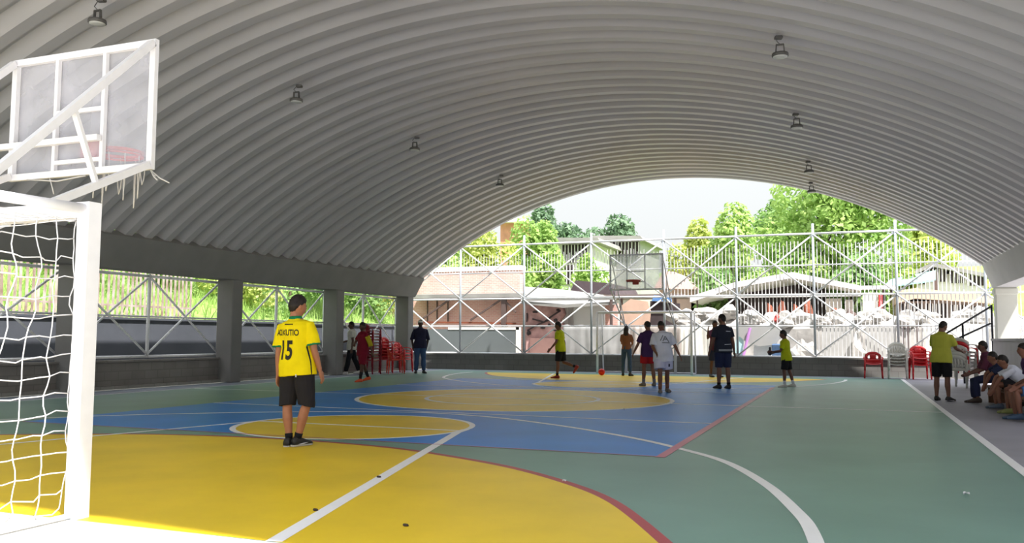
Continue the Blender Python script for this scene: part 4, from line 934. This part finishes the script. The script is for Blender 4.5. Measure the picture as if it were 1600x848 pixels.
def tree_px(kind, label, cat, px, y_top, Y, half_px, m, n, size, seed, y_base=None, **k):
    c = aty(px, y_top, Y); zb = max(-.06, -.1+hillz(max(c.x, -17), Y)) if y_base is None else y_base
    half = (aty(px+half_px, y_top, Y).x - c.x)
    return tree(kind, label, cat, (c.x, Y, zb-.05), c.z-zb, half, m, n, size, seed, **k)
tree_px('tree', 'tall bright green tree filling the right of the far opening', 'tree', 1290, 268, 47, 118, L_bright, 17000, .29, 11, clumps=22, low=.22, group='trees beyond the far fence')
tree_px('tree', 'darker green tree behind the tall bright tree at right', 'tree', 1225, 296, 53, 60, L_mid, 5000, .32, 12, clumps=12, group='trees beyond the far fence')
tree_px('tree', 'rounded bright green tree left of the tallest tree behind the shed roof', 'tree', 1140, 338, 44, 62, L_bright, 9000, .28, 13, clumps=14, low=.15, group='trees beyond the far fence')
tree_px('tree', 'low light green tree just right of the far backboard', 'tree', 1082, 352, 46, 42, L_yel, 4500, .27, 14, clumps=10, low=.15, group='trees beyond the far fence')
tree_px('tree', 'feathery grey green tree against the sky left of the far backboard', 'tree', 962, 336, 62, 44, L_dark, 3400, .42, 15, clumps=12, low=.3, group='trees beyond the far fence')
tree_px('tree', 'dark round topped tree beside the red brick house on the hill', 'tree', 848, 322, 60, 30, L_dark, 2200, .40, 16, clumps=9, low=.35, group='trees beyond the far fence')
tree_px('tree', 'grey green tree between the hill house and the barred house', 'tree', 898, 350, 58, 40, L_dark, 2600, .40, 17, clumps=10, low=.25, group='trees beyond the far fence')
tree_px('tree', 'bright leafy tree in front of the hill house at left', 'tree', 838, 345, 46, 42, L_bright, 7500, .26, 18, clumps=13, low=.12, group='trees beyond the far fence')
tree_px('tree', 'yellow green bushy tree above the brick building roof', 'tree', 760, 358, 43, 52, L_yel, 8500, .25, 19, clumps=14, low=.1, group='trees beyond the far fence')
tree_px('tree', 'light green tree at the far left edge of the opening behind brick wall', 'tree', 690, 385, 42, 44, L_bright, 4200, .30, 20, clumps=10, low=.1, group='trees beyond the far fence')
tree_px('tree', 'pale green tree right of the tall tree behind the turquoise roof', 'tree', 1450, 345, 56, 70, L_yel, 3200, .45, 21, clumps=12, low=.1, group='trees beyond the far fence')
tree_px('shrub', 'dense green shrub behind the grey roof slab left of the white house', 'shrub', 855, 398, 39.5, 34, L_bright, 3000, .26, 22, clumps=10, low=.05, group='shrubs beyond the far fence')
tree_px('shrub', 'bright yellow green shrub left of the turquoise roof', 'shrub', 1408, 415, 41, 26, L_yel, 2000, .26, 23, clumps=8, low=.05, group='shrubs beyond the far fence')
tree_px('shrub', 'low green shrub behind the pale barred house', 'shrub', 925, 402, 46, 30, L_bright, 1800, .28, 24, clumps=8, low=.05, group='shrubs beyond the far fence')
tree_px('shrub', 'green shrub above the pink gable right of the far backboard', 'shrub', 1110, 408, 41.5, 44, L_mid, 3000, .28, 25, clumps=10, low=.05, group='shrubs beyond the far fence')
tree_px('shrub', 'green shrub right of the shed roof ridge', 'shrub', 1330, 395, 42, 55, L_mid, 3000, .30, 26, clumps=10, low=.05, group='shrubs beyond the far fence')
tree_px('shrub', 'pale shrub on the slope behind the far right houses', 'shrub', 1505, 430, 52, 55, L_yel, 2200, .35, 27, clumps=9, low=.02, group='shrubs beyond the far fence')
# bushes on the slope at the left side
bl = ['seen through the left half of the goal net', 'seen through the right half of the goal net', 'right of the goal post above the retaining wall', 'just left of the second column', 'just right of the second column behind the side fence',
      'directly left of the number 15 player', 'directly right of the number 15 player', 'behind the man in cream shirt', 'behind the dark red chair stack', 'by the corner column at left']
for k, (y, x, h, m, s) in enumerate(((9.8, -20.5, 1.7, L_bright, 31), (14.2, -20.6, 1.5, L_bright, 32), (18.2, -20.9, 1.9, L_mid, 33), (21.6, -20.2, 1.9, L_bright, 34), (24.0, -19.3, 2.0, L_yel, 35), (26.2, -19.0, 2.4, L_mid, 36), (28.8, -19.2, 2.4, L_bright, 37), (31.4, -19.0, 2.2, L_mid, 38), (33.2, -19.6, 2.0, L_yel, 39))):
    zb = (1.62+hillz(x, y)) if y < 34 else 0
    tree('shrub', 'green bush on the left slope ' + bl[k], 'shrub', (x, y, zb-.1), h*1.25, 1.75, m, 3600, .16, s, group='bushes on the left slope', clumps=10, low=.02)
# grass on the slope
g = np.random.default_rng(5); n = 9000; gx = g.uniform(-24, -17.9, n); gy = g.uniform(5, 34, n)
gz = np.array([1.62+hillz(a, b) for a, b in zip(gx, gy)]); hgt = g.uniform(.15, .5, n); a = g.uniform(0, 2*PI, n); lx_, ly2 = g.normal(size=n)*.12, g.normal(size=n)*.12
w = .022
P = np.stack([np.stack([gx-w*np.cos(a), gy-w*np.sin(a), gz-.05], 1), np.stack([gx+w*np.cos(a), gy+w*np.sin(a), gz-.05], 1), np.stack([gx+lx_+w*.3*np.cos(a), gy+ly2+w*.3*np.sin(a), gz+hgt], 1), np.stack([gx+lx_-w*.3*np.cos(a), gy+ly2-w*.3*np.sin(a), gz+hgt], 1)], 1).reshape(-1, 3)
go = leaf_obj('grass', P, (0, 0, 0), L_bright, None); tag(go, 'long green grass growing on the left slope above the retaining wall', 'grass', kind='stuff')

# ---------------------------------------------------------------- buildings and debris beyond the far fence
def bx(mb, x0, y0, x1, y1, Y, depth):
    """box whose front face fills the pixel rectangle on the plane at distance Y"""
    xm = (x0+x1)/2; a = aty(x0, y0, Y); b = aty(x1, y1, Y); a.z = aty(xm, y0, Y).z; b.z = aty(xm, y1, Y).z; zb, zt = min(a.z, b.z), max(a.z, b.z); zb = max(zb, -.05)
    mb.box(((a.x+b.x)/2, Y+depth/2, (zb+zt)/2), (abs(b.x-a.x), depth, zt-zb)); return mb
def poly_px(mb, pts, Y, depth): mb.prism([aty(x, y, Y) for x, y in pts], (0, depth, 0)); return mb
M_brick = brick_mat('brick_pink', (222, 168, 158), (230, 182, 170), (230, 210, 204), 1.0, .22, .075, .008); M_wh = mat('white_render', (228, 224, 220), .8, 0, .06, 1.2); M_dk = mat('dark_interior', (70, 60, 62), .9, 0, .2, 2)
M_roofg = mat('roof_sheet_grey', (150, 147, 143), .7, 0, .15, 1.5); M_roofw = mat('roof_sheet_white', (226, 222, 220), .6, 0, .08, 1.5); M_tarpg = mat('tarp_grey', (104, 110, 112), .7, 0, .08, .8); M_plas = mat('plastic_sheet', (172, 171, 170), .45, 0, .12, .7, rgb2=(122, 121, 120))
M_pinkw = mat('broken_pink_plaster', (224, 180, 176), .9, 0, .2, 1.6, .5, 6, rgb2=(150, 112, 108)); M_rust = mat('rusty_brown', (130, 72, 52), .85, 0, .3, 3); M_tan = mat('tan_board', (214, 188, 164), .8, 0, .1, 1.5); M_turq = mat('turquoise_sheet', (150, 214, 206), .6, 0, .05, 2)
M_rock = mat('pale_rubble', (206, 201, 196), .9, 0, .12, 2.0, .5, 8, rgb2=(150, 146, 142)); M_bar = mat('window_bar_white', (224, 222, 220), .6); M_blue = mat('blue_tarp', (92, 132, 186), .6); M_pole = mat('dark_post', (96, 80, 76), .8)
# red brick building at left
t = thing('brick_building', tuple(aty(740, 540, 34.5)[:2]) + (0,), 'low red brick building with pale parapet at the left beyond the fence', 'building')
mb = MB(); bx(mb, 540, 424, 811, 640, 34.5, .5); mb.build('wall', M_brick, t)
mb = MB(); bx(mb, 540, 418, 814, 425, 34.45, .6); mb.build('parapet', M_wh, t)
mb = MB(); bx(mb, 640, 459, 812, 465, 33.6, .9); mb.build('canopy', M_roofg, t)
mb = MB(); bx(mb, 783, 465, 789, 640, 33.7, .16); mb.build('post', M_pole, t)
for a, b in (((660, 498), (705, 466)), ((735, 500), (783, 468)), ((789, 470), (806, 488))):
    mb = MB(); mb.bar(aty(*a, 33.75), aty(*b, 33.75), .07); mb.build('brace', M_pole, t)
mb = MB(); mb.bar(aty(660, 503, 33.8), aty(806, 505, 33.8), .07); mb.build('rail', M_rust, t)
for x in (668, 683, 700): mb = MB(); mb.bar(aty(x, 468, 34.4), aty(x, 505, 34.4), .05); mb.build('mullion', M_pole, t)
mb = MB(); bx(mb, 666, 514, 806, 640, 32.0, .12); o = mb.build('tarp_screen', M_tarpg); tag(o, 'dark grey screen panel in front of the red brick building', 'panel')
mb = MB(); bx(mb, 700, 511, 811, 515, 31.98, .2); bx(mb, 806, 511, 811, 640, 31.98, .2); o = mb.build('screen_edge', M_wh); tag(o, 'white edging frame around the dark grey screen panel', 'panel')
# broken pink wall, roof slab and white sheets
t = thing('broken_wall', tuple(aty(845, 540, 33.2)[:2]) + (0,), 'broken pink plaster wall with holes under a sagging grey roof', 'wall')
mb = MB(); poly_px(mb, [(818, 640), (818, 468), (876, 474), (880, 490), (874, 500), (882, 512), (876, 530), (880, 640)], 33.2, .4); mb.build('wall', M_pinkw, t)
mb = MB(); bx(mb, 828, 528, 878, 640, 33.1, .08); mb.build('brick_base', mat('brick_brown', (142, 110, 104), .9, 0, .12, 3), t)
for k, (x, y, w, h) in enumerate(((822, 496, 9, 16), (836, 487, 12, 4), (868, 500, 8, 6), (858, 507, 6, 4), (868, 516, 9, 3), (826, 520, 8, 9), (872, 484, 6, 5), (848, 512, 10, 3))):
    mb = MB(); c = aty(x, y, 33.16); mb.ball(c, (w/43/2, .05, h/43/2), 9, 6, lambda q, k=k: q*(1+.4*mnoise.noise(q*1.7+Vector((k*3, 0, 0))))); mb.build('hole', M_dk, t)
mb = MB(); mb.tube([aty(832, 498, 33.15), aty(850, 503, 33.15), aty(862, 494, 33.15), aty(876, 485, 33.15)], .035, 6); mb.tube([aty(824, 516, 33.15), aty(842, 506, 33.15), aty(858, 500, 33.15)], .03, 6); mb.build('cable', M_dk, t)
t = thing('roof_slab', tuple(aty(885, 460, 34)[:2]) + (aty(885, 466, 33.0).z,), 'long sagging grey roof slab above the broken pink wall', 'roof')
a = [aty(814, 470, 32.7), aty(880, 476, 32.7), aty(962, 471, 32.7)]; b = [aty(814, 447, 36.5), aty(880, 452, 36.5), aty(962, 463, 36.5)]
mb = MB(); mb.sheet([a, b]); mb.sheet([[p-Vector((0, 0, .12)) for p in a], [p-Vector((0, 0, .12)) for p in b]]); mb.sheet([a, [p-Vector((0, 0, .12)) for p in a]]); mb.build('sheet', M_roofg, t)
mb = MB(); bx(mb, 816, 463, 962, 469, 32.65, .1); mb.build('edge_beam', M_conc, t)
for x in (820, 955): mb = MB(); mb.bar(aty(x, 468, 32.7), aty(x, 468, 32.7)*1 - Vector((0, 0, aty(x, 468, 32.7).z)), .1, .1, (0, 1, 0)); mb.build('post', M_pole, t)
mb = MB(); bx(mb, 880, 478, 945, 640, 33.6, .1); tag(mb.build('white_sheet', mat('white_sheet', (232, 232, 230), .7, 0, .04, 1)), 'bright white sheet wall right of the broken pink wall', 'panel')
mb = MB(); bx(mb, 888, 480, 895, 640, 33.5, .1); tag(mb.build('timber_post', mat('post_grey', (170, 166, 164), .8)), 'pale grey post in front of the bright white sheet wall', 'post')
def drape(name, label, cat, x0, y0, x1, y1, Y, m, amp=.12, seed=0):
    mb = MB(); rows = []
    for j in range(13):
        r = []
        for i in range(33):
            p = aty(x0+(x1-x0)*i/32, y0+(y1-y0)*j/12, Y); p.z = max(p.z, .0); q = j/12
            p += Vector((0, amp*mnoise.noise(Vector((i*.45+seed, j*.12, seed)))*(.3+q) - .1*q, amp*.4*mnoise.noise(Vector((i*.3, seed, 0)))*(1 if j == 0 else 0))); r.append(p)
        rows.append(r)
    mb.sheet(rows); o = mb.build(name, m, None, True); so = o.modifiers.new('thickness', 'SOLIDIFY'); so.thickness = .012; return tag(o, label, cat)
drape('plastic_sheet', 'grey milky plastic sheet hanging behind the left of the far goal', 'sheet', 880, 508, 985, 600, 32.3, M_plas, .16, 1)
drape('plastic_sheet', 'pale streaked plastic sheet hanging behind the middle of the far goal', 'sheet', 985, 508, 1065, 600, 32.4, mat('plastic_streaked', (182, 174, 168), .5, 0, .1, 1.4, rgb2=(136, 124, 118)), .2, 4)
drape('plastic_sheet', 'white plastic sheet hanging behind the man in black shirt', 'sheet', 1062, 508, 1140, 600, 32.4, mat('plastic_white', (198, 196, 194), .5, 0, .06, 1.2, rgb2=(156, 154, 150)), .2, 7)
# houses seen over the roofs
def house(name, label, x0, y_top, x1, y_bot, Y, m, depth=5, roof=None, roofm=None, wins=(), bars=True):
    a = aty((x0+x1)/2, 540, Y); t = thing(name, (a.x, Y, 0), label, 'building')
    mb = MB(); bx(mb, x0, y_top, x1, y_bot, Y, depth); 
    mb.build('wall', m, t)
    if roof:
        mb = MB(); poly_px(mb, roof, Y-.5, depth+1); mb.build('roof', roofm, t)
    for (wx0, wy0, wx1, wy1) in wins:
        mb = MB(); bx(mb, wx0, wy0, wx1, wy1, Y-.06, .08); w = mb.build('window', M_dk, t)
        if bars:
            mb = MB(); n = max(2, int((wx1-wx0)/5))
            for k in range(n+1): x = wx0+(wx1-wx0)*k/n; mb.bar(aty(x, wy0, Y-.12), aty(x, wy1, Y-.12), .05)
            mb.build('window_bars', M_bar, w)
    return t
house('house', 'pale barred house behind the shrubs left of the far backboard', 864, 378, 930, 640, 50, M_wh, 5, [(858, 379), (866, 371), (934, 371), (938, 379)], M_roofg, ((878, 382, 918, 410), (880, 414, 896, 444), (903, 413, 925, 440)))
house('house', 'grey house with dark barred windows above the far backboard', 922, 374, 1002, 640, 55, mat('house_grey', (178, 176, 176), .8), 6, [(915, 375), (925, 368), (1000, 368), (1006, 375)], M_roofg, ((928, 378, 962, 401), (966, 378, 998, 401)))
house('house', 'red brick house high on the hill at the left of the sky', 782, 346, 812, 560, 62, mat('brick_house', (206, 146, 122), .9, 0, .12, 3), 6, [(776, 347), (790, 339), (816, 339), (820, 347)], M_roofw, ())
t = house('shed', 'dark roofed shed left of the far backboard', 893, 450, 958, 640, 38, M_wh, 4, [(890, 457), (899, 438), (952, 442), (962, 460)], mat('roof_dark', (84, 72, 76), .8, 0, .15, 3), ())
house('house', 'house with pink gable roof right of the far backboard', 1030, 445, 1088, 640, 42, mat('house_tan', (196, 170, 158), .8), 5, [(1022, 450), (1036, 424), (1052, 424), (1094, 452)], mat('roof_pink', (228, 192, 184), .8, 0, .08, 2), ())
# long shed with a white gabled roof
t = thing('long_shed', tuple(aty(1230, 540, 38)[:2]) + (0,), 'long open shed under a white low gabled roof beyond the far fence', 'building')
mb = MB(); poly_px(mb, [(1078, 463), (1150, 440), (1238, 425), (1345, 446), (1345, 454), (1238, 434), (1150, 449), (1078, 472)], 37.6, 6); mb.build('roof', M_roofw, t)
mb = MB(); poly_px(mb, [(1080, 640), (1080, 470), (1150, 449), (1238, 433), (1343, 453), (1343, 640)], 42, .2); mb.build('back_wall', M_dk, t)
mb = MB(); bx(mb, 1080, 459, 1345, 464, 37.7, .3); mb.build('tie_beam', M_roofw, t)
for x in (1090, 1150, 1215, 1280, 1338): mb = MB(); bx(mb, x-2, 450, x+2, 640, 37.8, .14); mb.build('post', M_pole, t)
mb = MB(); bx(mb, 1290, 466, 1318, 640, 40, .1); bx(mb, 1320, 468, 1338, 640, 39.8, .1); mb.build('partition', M_wh, t)
g = random.Random(9)
for k, (x, y, w, h, m) in enumerate(((1202, 481, 12, 20, M_rust), (1222, 478, 10, 24, M_rust), (1243, 482, 14, 20, M_rust), (1262, 476, 14, 26, M_rust), (1172, 482, 16, 14, M_dk), (1305, 486, 16, 16, M_rust), (1330, 488, 14, 14, M_pole))):
    a = aty(x, y, 36.2); hh = h/38; mb = MB(); mb.ball((a.x, 36.2, a.z*.5), (w/38*.8, .6, a.z*.5+hh*.3), 12, 9, lambda q, k=k: q*(1+.25*mnoise.noise(q*2+Vector((k*5, 0, 0)))))
    tag(mb.build('scrap_heap', m, None, False), ['first', 'second', 'third', 'fourth', 'fifth', 'sixth', 'seventh'][k] + ' heap of ' + ('rusty' if m is M_rust else 'dark') + ' scrap under the long shed, counted from far left' if k < 0 else ('rusty brown scrap heap left of the boy with dark toy', 'tall rusty scrap heap straight above the boy with dark toy', 'rusty scrap heap just right of the boy with dark toy', 'tallest rusty scrap heap beside the fence post right of that boy', 'dark scrap heap behind the boulders right of the man in black shirt', 'rusty scrap heap by the pale partition in the shed', 'dark brown scrap heap at the right end of the shed')[k], 'scrap heap')
# raised bank carrying the boulders
mb = MB(); rows = []
for j, (yy, zz) in enumerate(((32.75, -.05), (32.85, 1.6), (33.2, 1.95), (35.2, 2.05), (36.2, -.05))):
    rows.append([Vector((x, yy+.15*mnoise.noise(Vector((x, j, 0))), zz+.12*mnoise.noise(Vector((x*.8, j*2, 3)))*(0 < j < 4))) for x in np.arange(-5.4, 7.6, .4)])
mb.sheet(rows); tag(mb.build('rubble_bank', M_rock, None, False), 'raised bank of pale rubble behind the far fence', 'rubble bank')
def rock(x, y, w, h, Y, k, m=None):
    c = aty(x, y, Y); c.z = 1.95 + (c.z-2.1)*.55; mb = MB(); s = w/34
    mb.ball(c, (s*.5, s*.42, h/30*.5), 14, 10, lambda q: q*(1+.55*mnoise.noise(q*1.3+Vector((k*7.3, 0, 0)))+.12*mnoise.noise(q*3.1+Vector((0, k*5.1, 0)))))
    return mb.build('boulder', m or M_rock, None, False)
RK = [(1050, 484, 20, 12, 'rounded pale boulder directly right of the far backboard support'), (1072, 493, 34, 20, 'broad pale boulder left of the raised fist'), (1098, 480, 40, 18, 'large white boulder above the raised fist'), (1120, 494, 28, 18, 'pale boulder behind the head of the man in black'), (1138, 476, 30, 16, 'white boulder right above the man in black'),
      (1154, 497, 22, 14, 'pale boulder right of the fence post beside the man in black'), (1172, 491, 26, 18, 'white boulder second from that fence post'), (1190, 499, 18, 11, 'small pale boulder left of the boy with toy'), (1206, 494, 24, 16, 'white boulder above the boy with toy'), (1226, 496, 26, 18, 'pale boulder over the head of the boy with toy'),
      (1247, 492, 24, 18, 'white boulder left of the fence post by the boy with toy'), (1266, 496, 22, 16, 'pale boulder behind that fence post'), (1284, 499, 24, 12, 'flat white boulder right of that fence post'), (1306, 493, 26, 20, 'white boulder right of the middle of the bay'), (1326, 497, 20, 14, 'pale boulder at the end of the shed'),
      (1349, 495, 22, 16, 'white boulder above the single red chair'), (1372, 490, 26, 20, 'tall white boulder left of the fence post by the chairs'), (1394, 497, 20, 12, 'low pale boulder right at the fence post by the chairs'), (1418, 494, 28, 18, 'white boulder above the bright red chairs'), (1444, 491, 30, 18, 'white boulder left of the polo man'), (1510, 488, 30, 18, 'white boulder behind the sloping handrail'), (1532, 490, 24, 22, 'white boulder near the far right column')]
for k, (x, y, w, h, lb) in enumerate(RK): tag(rock(x, y, w, h, 33.0+.25*(k % 3), k), lb, 'boulder', 'pale boulders on the bank')
tag(rock(1218, 491, 14, 9, 32.9, 90, mat('red_cloth', (190, 70, 66), .8)), 'small red bundle among the white boulders', 'bundle')
# sheets and boards leaning below the boulders
def panel(name, label, cat, pts, Y, m, th=.05):
    mb = MB(); P = [aty(x, y, Y) for x, y in pts]
    for q in P:
        if q.z < .35: q.z = -.05
    mb.prism(P, (0, th, 0)); return tag(mb.build(name, m), label, cat)
panel('grey_tarp', 'large light grey tarp hung in a slack triangle right of the man in black', 'tarp', [(1150, 508), (1215, 508), (1224, 520), (1212, 538), (1186, 541), (1164, 533), (1152, 522)], 32.2, mat('tarp_light', (166, 165, 164), .7, 0, .08, 1.2), .08)
panel('cyan_sheet', 'pale cyan sheet right beside the fence post behind the man in black', 'sheet', [(1146, 552), (1150, 530), (1163, 518), (1160, 560), (1146, 570)], 32.25, mat('sheet_cyan', (186, 226, 230), .7))
panel('board_row', 'row of white upright boards below the light grey tarp', 'boards', [(1176, 580), (1178, 536), (1214, 534), (1216, 580)], 32.35, mat('boards_white', (222, 228, 232), .8, 0, .1, 3))
mb = MB(); mb.tube([aty(1155, 583, 32.1), aty(1172, 512, 32.1)], .05, 8); tag(mb.build('leaning_pole', mat('pole_violet', (196, 140, 206), .6)), 'violet pole leaning beside the light grey tarp', 'pole')
mb = MB(); p = aty(1218, 552, 32.0); mb.box((p.x, 32.0, .55), (.5, .3, 1.0), 0, .04); tag(mb.build('blue_crate', mat('crate_blue', (84, 112, 150), .7, 0, .2, 4)), 'blue crate standing behind the boy with dark toy', 'crate')
mb = MB(); c = aty(1256, 545, 32.3); mb.ball((c.x, 32.3, .5), (.55, .35, .62), 18, 12, lambda q: q*(1+.3*mnoise.noise(q*2.2)+.12*mnoise.noise(q*6))); tag(mb.build('rubble_heap', M_rock, None, False), 'heap of pale rubble right of the boy with dark toy', 'rubble heap')
panel('board_row', 'pale upright boards right of the fence post beside the boy with toy', 'boards', [(1284, 580), (1284, 508), (1332, 508), (1332, 580)], 32.3, mat('boards_pale', (180, 178, 176), .8, 0, .15, 3))
mb = MB(); pts = [(1348, 508), (1337, 518), (1332, 530), (1336, 543), (1347, 552)]
rows = [[aty(x+dx, y, 32.1+dy) for x, y in pts] for dx, dy in ((0, 0), (10, .3))]; mb.sheet(rows); o = mb.build('curved_sheet', M_wh, None, True); o.modifiers.new('t', 'SOLIDIFY').thickness = .03; tag(o, 'curved white metal sheet above the single red chair', 'sheet')
panel('board_row', 'white boards behind the short white chair stack', 'boards', [(1350, 580), (1352, 508), (1400, 508), (1400, 580)], 32.3, mat('boards_pale', (212, 210, 208), .8))
for k, x in enumerate((1404, 1412, 1420, 1434)):
    mb = MB(); bx(mb, x-2.5, 506, x+2.5, 600, 32.25, .06); tag(mb.build('plank', mat('plank_dark', (104, 92, 92), .9)), ['dark upright plank right of the fence post by the chairs', 'second dark upright plank right of the fence post by the chairs', 'third dark upright plank right of the fence post by the chairs', 'dark upright plank above the bright red chairs'][k], 'plank', 'dark planks behind the chairs')
drape('plastic_sheet', 'white sheet hanging behind the man in yellow polo shirt', 'sheet', 1440, 506, 1545, 600, 32.4, MATS['plastic_white'], .15, 12)
# houses at the right
t = house('house', 'grey gabled house with dark windows behind the turquoise roof', 1424, 428, 1545, 640, 46, M_wh, 5, [(1418, 428), (1456, 410), (1548, 428), (1548, 434), (1456, 416), (1418, 434)], M_roofg, ((1430, 425, 1446, 444), (1452, 420, 1478, 440), (1484, 424, 1508, 442), (1514, 428, 1538, 446)))
t = thing('awning', (aty(1430, 440, 40).x, 40, aty(1430, 448, 40).z), 'pale turquoise sheet awning at the right beyond the fence', 'awning')
a = [aty(1380, 447, 38.5), aty(1462, 436, 38.5)]; b = [aty(1392, 436, 42), aty(1462, 422, 42)]
mb = MB(); mb.prism([a[0], a[1], b[1], b[0]], (0, 0, -.08)); mb.build('sheet', M_turq, t)
for q in a+b: mb = MB(); mb.bar(q-Vector((0, 0, .05)), (q.x, q.y, -.05), .1, .1, (0, 1, 0)); mb.build('post', M_pole, t)
mb = MB(); bx(mb, 1316, 446, 1400, 452, 38.3, .5); mb.build('fascia', M_wh, t)
t = house('shop', 'low shop with tan fascia and dark barred openings at the right', 1402, 470, 1548, 640, 38, mat('shop_wall', (176, 160, 152), .8), 5, [(1400, 454), (1430, 450), (1552, 462), (1552, 474), (1430, 466), (1400, 474)], M_tan, ((1408, 474, 1440, 500), (1446, 474, 1480, 500), (1486, 476, 1516, 500), (1520, 478, 1544, 500)))
panel('leaning_board', 'white panel with cream board left of the fence post above the chairs', 'panel', [(1348, 640), (1348, 457), (1372, 457), (1372, 640)], 36.5, mat('panel_cream', (224, 220, 208), .8)); panel('red_strip', 'narrow red upright strip beside the cream panel', 'panel', [(1373, 640), (1373, 458), (1379, 458), (1379, 640)], 36.4, mat('strip_red', (196, 60, 66), .7))
# under the far backboard
panel('tan_sheet', 'large bent tan sheet below the far backboard', 'sheet', [(972, 640), (970, 478), (985, 467), (1012, 471), (1016, 486), (1008, 640)], 34.0, mat('tan_sheet', (206, 172, 152), .6, 0, .12, 2), .15)
panel('dark_gap_board', 'dark board standing in for the shaded gap right below the far backboard', 'board', [(1012, 640), (1016, 470), (1062, 474), (1062, 640)], 34.4, M_dk, .1)  # dark sheet fills an open gap; its shade is put into the colour
panel('blue_tarp', 'small blue tarp under the right end of the far backboard', 'tarp', [(1018, 470), (1022, 461), (1046, 463), (1048, 471)], 34.2, M_blue, .3)
panel('brick_wall', 'strip of red brick wall seen left under the far backboard', 'wall', [(905, 640), (905, 470), (965, 474), (965, 640)], 34.6, M_brick, .2)
mb = MB(); mb.box((aty(1005, 462, 36.5).x, 37.5, aty(1005, 462, 36.5).z), (3.4, 2.4, .12)); mb.box((aty(955, 462, 36.5).x+.2, 37.5, aty(1005, 462, 36.5).z/2), (.12, .12, aty(1005, 462, 36.5).z)); mb.box((aty(1055, 462, 36.5).x-.2, 37.5, aty(1005, 462, 36.5).z/2), (.12, .12, aty(1005, 462, 36.5).z)); tag(mb.build('flat_roof', mat('roof_brown', (126, 112, 108), .8)), 'flat brown grey roof on posts directly behind the far backboard', 'roof')
# ================================================================ daylight
w = bpy.data.worlds.new('sky'); S.world = w; w.use_nodes = True
nt = w.node_tree; bg = nt.nodes['Background']
tc = nt.nodes.new('ShaderNodeTexCoord'); sp = nt.nodes.new('ShaderNodeSeparateXYZ'); nt.links.new(tc.outputs['Generated'], sp.inputs[0])
rp = nt.nodes.new('ShaderNodeValToRGB'); rp.color_ramp.elements[0].position = 0; rp.color_ramp.elements[0].color = (.36, .37, .365, 1)
rp.color_ramp.elements[1].position = .85; rp.color_ramp.elements[1].color = (.92, .99, 1.08, 1); e_ = rp.color_ramp.elements.new(.3); e_.color = (.45, .47, .48, 1)
nt.links.new(sp.outputs['Z'], rp.inputs['Fac']); nt.links.new(rp.outputs['Color'], bg.inputs['Color']); bg.inputs['Strength'].default_value = 1.0
sd = bpy.data.lights.new('sun', 'SUN'); sd.energy = 4.0; sd.angle = rad(1.2); sd.color = (1, .97, .92)
sun = bpy.data.objects.new('sun', sd); C.objects.link(sun)
sv = Vector((.42, -.30, .86)).normalized()            # towards the sun
sun.rotation_euler = sv.to_track_quat('Z', 'Y').to_euler(); sun.location = (10, -10, 30)
S.view_settings.view_transform = 'Standard'; S.view_settings.look = 'None'; S.view_settings.gamma = 1; S.view_settings.use_curve_mapping = False
S.view_settings.exposure = 1.22
